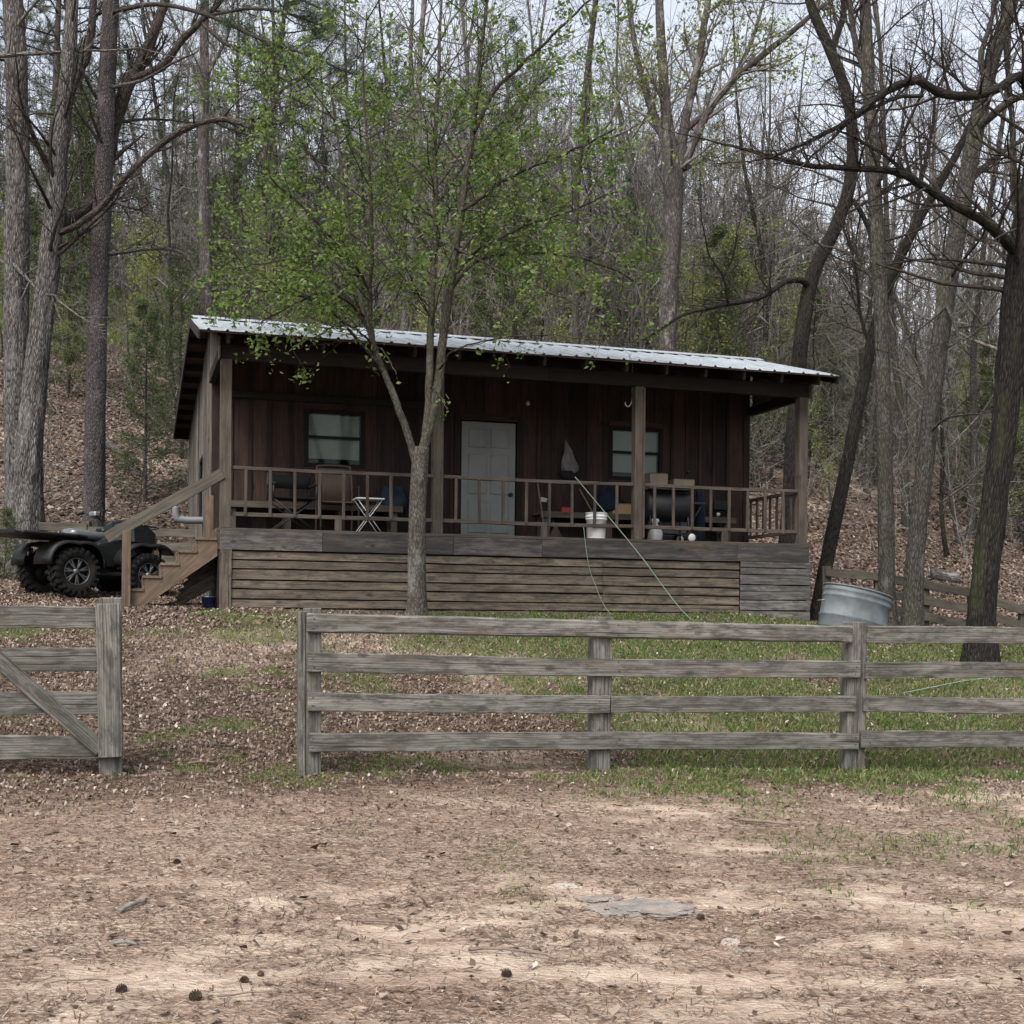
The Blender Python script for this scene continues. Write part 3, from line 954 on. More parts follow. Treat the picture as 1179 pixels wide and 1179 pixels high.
    r.board((X, .16, RT), (X, WY, RT), .045, .06); r.board((X, .16, RB), (X, WY, RB), .05, .045)
    ro = r.build('railing', M['rail'], root, .003)
    for i in range(7):
        y = .38 + i * .21
        q = MB(); q.board((X, y, RB - .02), (X, y, RT - .022), .038, .03, (0, 1, 0)); q.build('baluster', M['rail'], ro, .003)
    # roof sheets with real ribs
    mb = MB()
    xs = []; zs = []
    x = RX0
    while x < RX1:
        for dx, dz in ((0, 0), (.085, 0), (.097, .02), (.123, .02), (.135, 0), (.18, .0), (.19, .005), (.2, 0)):
            if x + dx <= RX1: xs.append(x + dx); zs.append(dz)
        x += .2286
    xs.append(RX1); zs.append(0); xs = np.array(xs); zs = np.array(zs); n = len(xs)
    def sheet(y0, y1, segs):
        rows = []
        for i in range(segs + 1):
            Y = y0 + (y1 - y0) * i / segs
            wob = (fbm(xs * .8, xs * 0 + i * .7, 91) - .5) * .02
            rows.append(np.stack([xs, np.full(n, Y) + (fbm(xs * 1.3, xs * 0 + 4, 92) - .5) * (.05 if i == 0 and y0 < 0 else 0), np.full(n, roof_z(Y)) + zs + wob], 1))
        V = np.concatenate(rows); i, j = np.meshgrid(np.arange(segs), np.arange(n - 1), indexing='ij')
        mb.add(V, np.stack([i * n + j, i * n + j + 1, (i + 1) * n + j + 1, (i + 1) * n + j], 2).reshape(-1, 4), None, .5)
    sheet(EYF, RYF, 5); sheet(RYF, BYF, 8)
    roof = mb.build('roof', M['galv'], root)
    sd = roof.modifiers.new('gauge', 'SOLIDIFY'); sd.thickness = .004; sd.offset = -1
    c = MB(); x = RX0 - .01
    while x < RX1 - .3:
        xe = min(x + 3.05, RX1 + .01)
        c.prism([(x, RYF - .16, roof_z(RYF - .16) + .028), (x, RYF, RZ + .045), (x, RYF + .16, roof_z(RYF + .16) + .028), (x, RYF + .16, roof_z(RYF + .16) + .022), (x, RYF, RZ + .039), (x, RYF - .16, roof_z(RYF - .16) + .022)], (xe - x - .012, 0, 0)); x = xe
    c.build('ridge_cap', M['galv'], roof)
    s = MB()
    for (y0, y1) in ((EYF + .03, RYF), (RYF, BYF - .03)):
        y = y0
        while y < y1 - .02:
            ye = min(y + .15, y1)
            s.board((RX0 + .03, (y + ye) / 2, roof_z((y + ye) / 2) - .022), (RX1 - .03, (y + ye) / 2, roof_z((y + ye) / 2) - .022), ye - y - .006, .02, (0, 1, (roof_z(ye) - roof_z(y)) / (ye - y)), tint=random.random()); y = ye
    s.build('sheathing', M['soffit'], roof)
    X = .12
    for k in range(15):
        q = MB(); X = .06 + k * (W_ - .12) / 14
        q.board((X, EYF + .10, roof_z(EYF + .1) - .10), (X, RYF, RZ - .10), .13, .04); q.board((X, RYF, RZ - .10), (X, BYF - .06, BZ - .10), .13, .04)
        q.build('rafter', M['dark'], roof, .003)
    f = MB()
    f.board((RX0 + .0, RYF, RZ - .075), (RX0 + .0, BYF, BZ - .075), .13, .025); f.board((RX0, EYF + .03, EZ - .067), (RX0, RYF, RZ - .075), .10, .025)
    f.board((RX1, RYF, RZ - .075), (RX1, BYF, BZ - .075), .13, .025); f.board((RX1, EYF + .03, EZ - .067), (RX1, RYF, RZ - .075), .10, .025)
    f.board((RX0, BYF, BZ - .075), (RX1, BYF, BZ - .075), .13, .025)
    f.build('fascia', M['dark'], roof, .003)
    for k in range(10):
        Y = RYF + .1 + k * .66
        q = MB(); q.board((RX0 + .012, Y, roof_z(Y) - .075), (-.03, Y, roof_z(Y) - .075), .085, .04); q.build('lookout', M['dark'], roof)
    # stairs at the left end of the porch
    SY0, SY1 = .06, 1.06; TR = [.855, .69, .525, .36, .195]; run = .215
    so = bpy.data.objects.new('stairs', None); COL.objects.link(so); so.parent = root; so.empty_display_size = .1
    def stringer(Y):
        st = MB()
        poly = [(-.02, Y, DECK - .02), ]
        x = -.02
        poly = []
        for i, z in enumerate(TR):
            poly += [(x, Y, z), (x - run, Y, z)] if i else [(x, Y, z), (x - run - .03, Y, z)]
            x = poly[-1][0]
        poly += [(x, Y, .0), (x + .20, Y, .0), (-.02, Y, .66)]
        st.prism(poly[::-1], (0, .04, 0), .5); st.build('stringer', M['stair'], so, .003)
    stringer(SY0); stringer(SY1 - .04)
    x = -.02; prev = DECK
    for i, z in enumerate(TR):
        w = run + (.03 if i == 0 else 0)
        q = MB(); q.board((x - w / 2 - .015, SY0 - .02, z + .018), (x - w / 2 - .015, SY1 + .02, z + .018), .035, w + .02, (0, 0, 1)); q.build('tread', M['stair'], so, .004)
        q = MB(); q.board((x - .012, SY0 + .045, (z + .036 + prev - .002) / 2), (x - .012, SY1 - .045, (z + .036 + prev - .002) / 2), prev - z - .04, .02); q.build('riser', M['stair'], so)
        prev = z; x -= w
    q = MB(); q.board((-1.13, SY0 - .05, -.05), (-1.13, SY0 - .05, .94), .105, .10, (1, 0, 0), seg=4, jit=.004); q.build('newel_post', M['stair'], so, .005)
    h0 = cab_local(122, 619, SY0 - .05); h1 = cab_local(256, 545, SY0 - .05)
    q = MB(); q.board(h0 + [0, .075, 0], h1 + [0, .0, 0], .14, .04, seg=5, jit=.004); q.build('handrail', M['rearfence'], so, .003)
    q = MB(); q.board((-.06, SY1 + .06, DECK - .3), (-.06, SY1 + .06, DECK + .5), .1, .05, (1, 0, 0)); q.build('stub_post', M['stair'], so, .004)
    q = MB()
    for k in range(5):
        q.board((-.55 + .05 * k, .55, .02 + .085 * k), (-.03, .55, .30 + .10 * k), .08, .02, (0, -.15, 1))
    q.build('slat_panel', M['skirt'], so)
    # drain pipe on the side wall
    pp = cab_local(228, 600, 3.4)
    q = MB(); q.tube(crom([(.03, 3.2, pp[2]), (-.35, 3.2, pp[2]), (-.42, 3.2, pp[2] + .06), (-.43, 3.2, pp[2] + .2)], 16), .055, 12); q.build('pipe', M['pipe'], root)
    # bracket hook and lamp
    hk = cab_local(723, 463, .9)
    return root


CABIN = None


def place(px, py, Y):
    """world point and the helper for porch things standing at cabin depth Y"""
    l = cab_local(px, py, Y)
    return AT(CA0 + l[0], CT0 + Y, CZ + l[2])


def on_deck(px, Y):
    l = cab_local(px, 600, Y)
    return AT(CA0 + l[0], CT0 + Y, CZ + DECK)


# ------------------------------------------------------------------ porch things
def porch_things():
    # benches along the wall
    SEAT = .445
    for (x0, x1, lab) in ((.15, door_x()[0] - .95, 'long plank bench along porch wall under the left window'), (door_x()[1] + .25, W_ - .45, 'long plank bench along porch wall right of the door')):
        p = AT(CA0 + x0, CT0 + WY - .42, CZ + DECK)
        t = thing('bench', p, lab, 'bench', TH, 'plank benches along the porch wall')
        L = x1 - x0
        mb = MB()
        for yy in (.06, .21, .34):
            mb.board((0, yy, SEAT), (L, yy, SEAT), .035, .125, seg=4, jit=.004)
        mb.board((0, -.01, SEAT - .02), (L, -.01, SEAT - .02), .09, .02)
        mb.build('seat', M['porchwood'], t, .003)
        for k in range(4):
            q = MB(); X = .12 + (L - .24) * k / 3
            q.board((X, .05, 0), (X, .05, SEAT - .02), .09, .04, (1, 0, 0)); q.board((X, .34, 0), (X, .34, SEAT - .02), .09, .04, (1, 0, 0)); q.board((X, .08, .2), (X, .31, .2), .08, .03)
            q.build('leg', M['porchwood'], t)
    # director chair
    p = on_deck(336, .75)
    t = thing('folding_chair', p, 'black canvas director chair behind left porch railing', 'chair', TH + R(4))
    w, dp = .29, .22
    mb = MB(); mb.board((-w, 0, .46), (w, 0, .46), .02, .42); mb.build('seat', M['blackcloth'], t, .004)
    mb = MB(); mb.loft([[(X, dp - .02 + .02 * math.cos(X * 5), .62), (X, dp - .02 + .02 * math.cos(X * 5), .80), (X, dp + .0 + .02 * math.cos(X * 5), .80), (X, dp + .02 * math.cos(X * 5), .62)] for X in np.linspace(-w, w, 9)]); mb.build('backrest', M['blackcloth'], t)
    for s in (-1, 1):
        mb = MB(); mb.tube([(s * w, dp, .44), (s * w, dp, .83)], .012, 8); mb.tube([(s * w, -dp, .44), (s * w, -dp, .64)], .012, 8)
        mb.board((s * w, -dp - .02, .65), (s * w, dp, .65), .025, .05); mb.tube([(s * w, -dp, .03), (s * w, dp, .03)], .012, 8)
        mb.build('armrest', M['blackmetal'], t)
    for yy in (-dp + .02, dp - .02):
        for s in (-1, 1):
            mb = MB(); mb.tube([(s * w, yy + .006 * s, .01), (-s * w, yy + .006 * s, .45)], .011, 8); mb.build('leg', M['blackmetal'], t)
    # brown sling chair
    p = on_deck(388, .95)
    t = thing('folding_chair', p, 'brown sling folding chair with round topped frame beside white table', 'chair', TH)
    fr = MB(); fr.tube(crom([(-.25, .28, .05), (-.25, .24, .5), (-.24, .33, .92), (-.18, .345, .99), (.18, .345, .99), (.24, .33, .92), (.25, .24, .5), (.25, .28, .05)], 48), .013, 8); fr.build('frame', M['tancloth'], t)
    bk = MB(); bk.loft([[(X, .24, .47), (X, .325, .95), (X, .335, .95), (X, .25, .47)] for X in (-.235, -.1, .1, .235)]); bk.build('backrest', M['tancloth'], t)
    bk = MB(); bk.board((-.24, 0, .44), (.24, 0, .44), .02, .46); bk.build('seat', M['tancloth'], t, .004)
    for s in (-1, 1):
        q = MB(); q.tube(crom([(s * .26, -.24, .0), (s * .26, -.24, .6), (s * .26, -.2, .65), (s * .26, .27, .66)], 20), .013, 8); q.build('leg', M['blackmetal'], t)
    # white folding table
    p = on_deck(424, .55)
    t = thing('folding_table', p, 'small white folding table with crossed legs on porch', 'table', TH)
    z = cab_local(424, 575, .55)[2] - DECK
    q = MB(); q.board((-.19, 0, z), (.19, 0, z), .018, .34); q.build('tabletop', M['white'], t, .004)
    for yy in (-.13, .13):
        for s in (-1, 1):
            q = MB(); q.tube([(-.17 * s, yy + .008 * s, 0), (.17 * s, yy + .008 * s, z - .01)], .006, 6); q.build('leg', M['white'], t)
    # blue clothes heap on the bench
    def heap(name, px, py, Y, sx, sy, sz, mat, lab, cat, seed):
        p = place(px, py, Y)
        V = []; n1, n2 = 22, 12
        for i in range(n2 + 1):
            ph = math.pi / 2 * i / n2
            for j in range(n1):
                an = 2 * math.pi * j / n1
                q = Vector((math.cos(an) * math.cos(ph), math.sin(an) * math.cos(ph), math.sin(ph)))
                k = 1 + .55 * mn.noise(q * 1.7 + Vector((seed, 0, 0))) + .2 * mn.noise(q * 5 + Vector((seed, 3, 0)))
                V.append((q.x * sx * k, q.y * sy * k, max(0, q.z) * sz * k))
        fs = [(i * n1 + j, i * n1 + (j + 1) % n1, (i + 1) * n1 + (j + 1) % n1, (i + 1) * n1 + j) for i in range(n2) for j in range(n1)]
        fs.append(tuple(range(n1))[::-1])
        mb = MB(); mb.add(V, fs, None, .5, True)
        o = mb.build(name, mat, None, 0, p); o.rotation_euler = (0, 0, TH); tag(o, lab, cat); return o
    heap('jacket', 449, 584, WY - .22, .27, .16, .27, M['denim'], 'crumpled blue jacket heaped on the left bench', 'jacket', 3)
    heap('tarp_bundle', 701, 588, WY - .2, .22, .15, .33, M['navy'], 'dark navy tarp bundle on bench under right window', 'tarp', 8)
    # white bucket
    p = on_deck(686.5, .24)
    t = thing('bucket', p, 'white plastic bucket standing behind the porch railing', 'bucket')
    q = MB(); q.lathe([(.0, .0), (.128, .0), (.13, .01), (.143, .27), (.152, .272), (.152, .285), (.145, .287), (.147, .305), (.155, .307), (.155, .32), (.147, .322), (.15, .36), (.155, .362), (.155, .372), (.143, .372), (.125, .012), (0, .012)], sides=28)
    q.build('body', M['white'], t)
    q = MB(); an = np.linspace(0, math.pi, 15); q.tube([(.157 * math.cos(a), -.16 * math.sin(a) * .85 - .02, .30 - .10 * math.sin(a)) for a in an], .003, 6); q.build('handle', M['steel'], t)
    # red can and cardboard box on the bench
    def cbox(name, px, py, Y, w, d, h, mat, lab, cat='box', rz=0.0):
        p = place(px, py, Y); t = MB()
        t.box((-w / 2, -d / 2, 0), (w / 2, d / 2, h)); 
        t.board((-w / 2 - .002, -.01, h + .002), (w / 2 + .002, -.01, h + .002), .003, d * .9, (0, .06, 1))
        t.board((-.03, -d / 2 - .002, h * .5), (.03, -d / 2 - .002, h * .5), h * .96, .003)
        o = t.build(name, mat, None, .006, p); o.rotation_euler = (0, 0, TH + rz); return tag(o, lab, cat)
    bz = DECK + SEAT + .02
    def bench_at(px, Y):
        l = cab_local(px, 590, Y); return AT(CA0 + l[0], CT0 + Y, CZ + bz)
    p = bench_at(651, WY - .25)
    t = thing('jerry_can', p, 'small red fuel can on bench beside the leaning tools', 'can', TH)
    q = MB(); q.box((-.07, -.045, 0), (.07, .045, .085)); q.box((-.06, -.04, .085), (.05, .04, .10)); q.build('body', M['red'], t, .012)
    q = MB(); q.lathe([(0, 0), (.016, 0), (.016, .03), (0, .03)], (.045, 0, .1), sides=12); q.build('cap', M['black'], t)
    p = bench_at(714, WY - .26)
    o = cbox('cardboard_box', 714, 590, WY - .26, .30, .22, .16, M['card'], 'pale tan cardboard box on bench under right window'); o.location = [float(v) for v in p]
    # leaning tools
    def stick(name, b, tp, r, mat, lab, cat, head=None, group=None):
        b = np.asarray(b); tp = np.asarray(tp)
        t = thing(name, b, lab, cat)
        q = MB(); q.tube([(0, 0, 0), (tp - b) / 2 + [.004, 0, 0], tp - b], r, 8); q.build('handle', mat, t)
        if head: head(t, b, tp)
        return t
    def broomhead(t, b, tp):
        q = MB(); q.loft([[(-.09 * k, -.02, z), (.09 * k, -.02, z), (.09 * k, .02, z), (-.09 * k, .02, z)] for k, z in ((1, -.0), (1.05, .09), (.45, .20), (.25, .26))]); q.build('bristles', M['straw_hat'], t)
    def axehead(t, b, tp):
        c = tp - b
        q = MB(); q.prism([c + (-.10, 0, -.02), c + (-.09, 0, .05), c + (.02, 0, .02), c + (.045, 0, .02), c + (.045, 0, -.03), c + (.02, 0, -.03)], (0, .03, 0)); q.build('blade', M['rimsilver'], t)
    stick('pole', on_deck(628, .30), place(619, 556, .42), .012, M['porchwood'], 'thin bare pole leaning on the railing right of the door', 'pole')
    stick('axe', bench_at(639, WY - .22), place(630, 576, WY - .06), .012, M['black'], 'short axe with bright head leaning on the wall', 'axe', axehead)
    stick('broom', on_deck(640, WY - .55), place(631, 555, WY - .05), .011, M['black'], 'dark handled broom leaning against wall behind the axe', 'broom', broomhead)
    stick('rake_handle', bench_at(683, WY - .3), place(667, 563, WY - .05), .012, M['stick'], 'brown tool handle leaning on wall above the white bucket', 'tool')
    # grey bag and hat on the wall
    p = place(655, 545, WY - .10)
    t = thing('hanging_bag', p, 'grey canvas bag hanging from a peg on the wall', 'bag', TH)
    rings = []
    for z, w, d in ((.0, .085, .05), (.04, .125, .065), (.10, .13, .06), (.17, .115, .055), (.25, .085, .045), (.33, .06, .04), (.41, .035, .03), (.50, .012, .012)):
        rings.append([((w * math.cos(a)) * (1 + .16 * math.sin(5 * a + z * 11)) + (.5 - z) * .13 - .04 + .012 * math.sin(z * 23), d * math.sin(a) * (1 + .3 * math.sin(4 * a + 7 * z)) + .02, z + .015 * math.cos(3 * a)) for a in np.linspace(0, 2 * math.pi, 30, endpoint=False)])
    q = MB(); q.loft(rings); q.build('body', M['greycloth'], t)
    q = MB(); q.loft([[(w * math.cos(a) - .01, .07 * math.sin(a) + .01, z) for a in np.linspace(0, 2 * math.pi, 14, endpoint=False)] for z, w in ((-.10, .05), (-.08, .10), (.0, .15), (.035, .13))]); q.build('base', M['blackcloth'], t)
    # lamp and hook
    p = place(608, 464, WY - .04)
    t = thing('porch_light', p, 'small pale globe porch light high on wall beside door', 'lamp', TH)
    q = MB(); q.lathe([(0, 0), (.05, 0), (.05, .02), (0, .02)], (0, .04, 0), (0, -1, 0), 16); q.build('base', M['blackmetal'], t)
    q = MB(); q.lathe([(0.015, .0), (.03, .02), (.033, .05), (.02, .07), (0, .075)], (0, .02, .03), (0, -.3, -1), 16); q.build('globe', M['lamp'], t)
    p = place(724, 468, .55)
    q = MB(); q.tube(crom([(.05, 0, .12 + .16), (.05, 0, .10), (.0, 0, -.0), (-.05, 0, .02), (-.055, 0, .06)], 20), .008, 8)
    l = cab_local(724, 468, .55)
    q.tube([(.05, 0, .26), (.05, 0, roof_z(.55) - .05 - l[2])], .004, 6)
    o = q.build('plant_hook', M['white'], None, 0, p); o.rotation_euler = (0, 0, TH); tag(o, 'white curved plant hook hanging from porch ceiling', 'hook')
    # barrel grill cart with boxes on it
    p = on_deck(766, .95)
    t = thing('barrel_grill', p, 'black barrel grill on a wheeled cart behind right railing', 'grill', TH)
    q = MB(); q.lathe([(.0, -.36), (.19, -.36), (.215, -.34), (.215, .34), (.19, .36), (0, .36)], (0, 0, .56), (1, 0, 0), 24); q.build('barrel', M['blackmetal'], t)
    q = MB(); q.board((-.34, -.08, .80), (.34, -.08, .80), .02, .34); q.build('lid_shelf', M['blackmetal'], t, .004)
    for X in (-.3, .3):
        for Y in (-.17, .17):
            q = MB(); q.tube([(X, Y * .8, .45), (X * 1.08, Y, .07)], .014, 8); q.build('leg', M['blackmetal'], t)
    q = MB(); q.board((-.32, 0, .16), (.32, 0, .16), .02, .30); q.build('shelf', M['blackmetal'], t)
    for Y in (-.21, .21):
        q = MB(); q.lathe([(.035, -.02), (.09, -.02), (.095, -.01), (.095, .01), (.09, .02), (.035, .02)], (.33, Y, .095), (0, 1, 0), 22, closed=True); wv = q.build('wheel', M['rubber'], t)
        q = MB(); q.lathe([(0, -.024), (.055, -.024), (.06, -.018), (.06, .018), (.055, .024), (0, .024)], (.33, Y, .095), (0, 1, 0), 18); q.build('hub', M['white'], wv)
    q = MB(); q.board((.38, 0, .62), (.60, 0, .62), .03, .26); q.tube([(.55, -.1, .60), (.40, -.1, .35)], .01, 6); q.build('side_shelf', M['blackmetal'], t)
    top = CZ + DECK + .811
    b1 = cbox('cardboard_box', 755, 560, .9, .28, .24, .22, M['carddark'], 'taller worn brown box on grill beside the porch post'); b1.location[2] = top
    b2 = cbox('cardboard_box', 784, 560, .9, .33, .24, .15, M['carddark'], 'lower worn brown box on grill with black lamp above'); b2.location[2] = top
    p = place(786, 540, .95); p[2] = top + .162
    t = thing('work_lamp', p, 'small black gooseneck lamp on the lower brown box', 'lamp', TH)
    q = MB(); q.lathe([(0, 0), (.05, 0), (.05, .015), (0, .02)], sides=14); q.build('base', M['black'], t)
    q = MB(); q.tube(crom([(0, 0, .01), (-.01, 0, .08), (.02, 0, .14), (.06, 0, .13)], 14), .008, 6); q.build('neck', M['black'], t)
    q = MB(); q.lathe([(.012, 0), (.035, .05), (.03, .05), (0, .005)], (.05, 0, .14), (.8, 0, -.6), 12); q.build('lamp_shade', M['black'], t)
    # things round the grill
    p = on_deck(768, 1.32)
    t = thing('storage_tote', p, 'grey plastic tote on porch floor behind the barrel grill', 'tote', TH)
    q = MB(); q.loft([[(-w, -d, z), (w, -d, z), (w, d, z), (-w, d, z)] for w, d, z in ((.24, .14, 0), (.27, .16, .36))], smooth=False); q.build('body', M['tote'], t, .01)
    q = MB(); q.box((-.285, -.175, .36), (.285, .175, .39)); q.build('lid', M['tote'], t, .01)
    p = on_deck(754, .42)
    q = MB(); rings = []
    for z, r in ((0, .085), (.02, .10), (.12, .10), (.2, .07), (.26, .03), (.30, .055), (.33, .045)):
        rings.append([(r * math.cos(a) * (1 + .2 * math.sin(3 * a + z * 9)), r * math.sin(a) * (1 + .2 * math.cos(4 * a)), z) for a in np.linspace(0, 2 * math.pi, 18, endpoint=False)])
    q.loft(rings); o = q.build('plastic_bag', M['bagwhite'], None, 0, p); tag(o, 'knotted white plastic bag beside post under the barrel grill', 'bag')
    p = on_deck(806, 1.15)
    t = thing('camp_chair', p, 'folded navy camp chair standing upright right of the grill', 'chair', TH)
    q = MB(); rings = [[(r * math.cos(a), r * .8 * math.sin(a), z) for a in np.linspace(0, 2 * math.pi, 12, endpoint=False)] for z, r in ((.06, .05), (.12, .075), (.5, .08), (.75, .07), (.82, .03))]
    q.loft(rings); q.build('seat', M['navy'], t)
    for dx, dy in ((-.06, -.04), (.06, -.04), (-.06, .04), (.06, .04)):
        q = MB(); q.tube([(dx, dy, 0), (dx * .6, dy * .6, .88)], .009, 6); q.build('leg', M['blackmetal'], t)
    p = bench_at(829, WY - .22)
    t = thing('floodlight', p, 'black work light with pale lens on right end of bench', 'lamp', TH)
    q = MB(); q.board((-.12, 0, .015), (.12, 0, .015), .03, .14); q.tube([(0, 0, .03), (0, 0, .14)], .012, 6); q.build('base', M['black'], t)
    q = MB(); q.box((-.13, -.05, .13), (.13, .06, .28)); q.build('body', M['black'], t, .01)
    q = MB(); q.lathe([(0, 0), (.035, .0), (.03, .025), (0, .03)], (-.07, -.065, .06), (0, -1, 0), 14); q.build('lens', M['lamp'], t)
    # hoses
    def hose(pts, r, lab):
        pts = np.array(pts); q = MB(); q.tube(crom(pts, 40) - pts[0], r, 7)
        o = q.build('garden_hose', M['hose'], None, 0, pts[0]); return tag(o, lab, 'hose', 'pale green hoses')
    g = hit(797, 716)
    a = place(668, 556, -.03); b = place(735, 640, -.35); m1 = at(765, 680, (hitd(797, 716) * .55 + 16.1 * .45))
    hose([place(664, 552, .06), a, (a * .5 + g * .5) + (0, 0, .03), g + (0, 0, .02), hit(840, 716) + (0, 0, .015)], .007, 'pale green hose running taut from railing down to ground')
    hose([place(672, 607, -.02), place(676, 640, -.06), place(683, 668, -.07), hit(705, 710) + (0, 0, .02), hit(745, 712) + (0, 0, .015)], .005, 'thin green line hanging down the skirting below the bucket')
    hose([hit(1040, 801) + (0, 0, .03), hit(1070, 797) + (0, 0, .05), hit(1110, 789) + (0, 0, .05), hit(1150, 782) + (0, 0, .03)], .007, 'pale green hose lying in grass behind right fence panel')
    # blue pot and wire coil by the stairs
    p = hit(237, 692); 
    l = AT(CA0 - .12, CT0 + .12); 
    q = MB(); q.lathe([(0, 0), (.075, 0), (.09, .15), (.095, .15), (.095, .17), (.08, .17), (.07, .01), (0, .01)], sides=20)
    o = q.build('plant_pot', M['bluebucket'], None, 0, l); tag(o, 'small dark blue pot at corner of the cabin by stairs', 'pot')
    l = AT(CA0 - .42, CT0 + .25); q = MB()
    for k in range(6):
        an = np.linspace(0, 2 * math.pi, 24); rr = .10 + .02 * k
        q.tube([(rr * math.cos(u), .06 * math.sin(u + k) + .03 * k - .1, rr * math.sin(u) * .8 + rr * .8) for u in an], .003, 5)
    o = q.build('wire_coil', M['blackmetal'], None, 0, l); o.rotation_euler = (0, 0, TH); tag(o, 'loose coil of rusty wire under the porch stairs', 'wire')


def door_x():
    return cab_local(530, 483, WY)[0], cab_local(595, 483, WY)[0]

# ------------------------------------------------------------------ fences, gate, tank
def fpt(px, py, t=9.85):
    s = sight(px, py)
    d = t / (-ST * s[0] + CT * s[1])
    return EYE + s * d


def front_fence():
    base = fpt(355, 893); base[2] = gz(base[0], base[1])
    t = thing('board_fence', base, 'grey weathered four board fence across the yard right of the gateway', 'fence')
    def post(px0, px1, ytop, ybot, shear=0, tt=9.93):
        c = (px0 + px1) / 2
        b = fpt(c + shear, ybot, tt); u = fpt(c, ytop, tt); b[2] = min(b[2], gz(b[0], b[1])) - .25
        w = (px1 - px0) * .88 / 1450 * b[1]
        q = MB(); q.board(b - base, u - base, w, .13, (CT, ST, 0), seg=8, jit=.008)
        o = q.build('post', M['fence'], t, .006)
    post(349, 370, 700, 893); post(678, 705, 710, 896, -3); post(970, 998, 716, 889, -4); post(1285, 1312, 719, 884)
    q = MB(); b = fpt(346.5, 889, 9.93); u = fpt(346.5, 704, 9.93); b[2] = gz(b[0], b[1]) - .05
    q.board(b - base, u - base, .05, .15, (CT, ST, 0), seg=6, jit=.006); q.build('end_board', M['fence'], t, .004)
    rails = [(353, 982, 717, 730.5, .152, 0), (354, 990, 762, 770.5, .150, 0), (354, 702, 808, 811, .147, 0), (703, 985, 811, 810.5, .14, 1), (356, 988, 855, 853.5, .147, 0),
             (998, 1300, 730.5, 735, .152, 0), (996, 1300, 772, 774, .145, 0), (994, 1300, 810, 812.5, .142, 0), (991, 1300, 851, 849.5, .15, 0)]
    for i, (x0, x1, y0, y1, h, lag) in enumerate(rails):
        tt = 9.84 + .004 * lag
        q = MB(); p0 = fpt(x0, y0, tt); p1 = fpt(x1, y1, tt)
        q.board(p0 - base, p1 - base, h, .034, (0, 0, 1), seg=24, jit=.008, bow=random.uniform(-.02, .014), tint=(.72, .6, .8, .35, .55, .55, .4, .6, .3)[i])
        # nails at the posts
        o = q.build('rail', M['fence'], t, .004 if i else .018)
        nl = MB()
        for px in (360, 690, 984, 999):
            if x0 <= px - 2 and px <= x1 - 2 or x0 < px < x1:
                k = (px - x0) / (x1 - x0); c = p0 + (p1 - p0) * k - base
                for dz in (-.035, .03):
                    nl.lathe([(0, .004), (.005, .003), (.006, 0)], c + np.array([ST * .018 + random.uniform(-.01, .01), -CT * .018, dz + random.uniform(-.01, .01)]), (ST, -CT, 0), 8)
        if nl.V: nl.build('nail', M['blackmetal'], o)['kind'] = 'stuff'
    return t


def gate():
    base = fpt(128, 893, 9.85); base[2] = gz(base[0], base[1])
    t = thing('gate', base, 'weathered wooden farm gate with diagonal brace at left edge', 'gate')
    for i, (x1, y0, y1, h) in enumerate(((113, 710, 711, .16), (114, 761, 759.5, .172), (115, 812, 809.5, .168), (116, 862, 860.5, .172))):
        q = MB(); q.board(fpt(-190, y0 - 1.5) - base, fpt(x1, y1) - base, h, .034, (0, 0, 1), seg=12, jit=.008, tint=(.7, .4, .35, .6)[i])
        q.build('rail', M['fence'], t, .004)
    q = MB(); q.board(fpt(-150, 632, 9.815) - base, fpt(117, 863, 9.815) - base, .115, .03, (0, 0, 1), seg=10, jit=.005, tint=.15); q.build('brace', M['fence'], t, .004)
    q = MB(); q.board(fpt(128, 872, 9.80) - base, fpt(124, 695, 9.80) - base, .172, .04, (CT, ST, 0), seg=8, jit=.008, tint=.6); q.build('stile', M['fence'], t, .005)
    b = fpt(128, 896, 9.93)
    t2 = thing('gate_post', (b[0], b[1], gz(b[0], b[1])), 'thick mossy gate post standing behind the gate edge', 'post')
    u = fpt(127, 688, 9.93); o = np.array(t2.location)
    q = MB(); q.board([0, 0, -.3], u - o, .165, .15, (CT, ST, 0), seg=10, jit=.008); q.build('post', M['fence'], t2, .008)


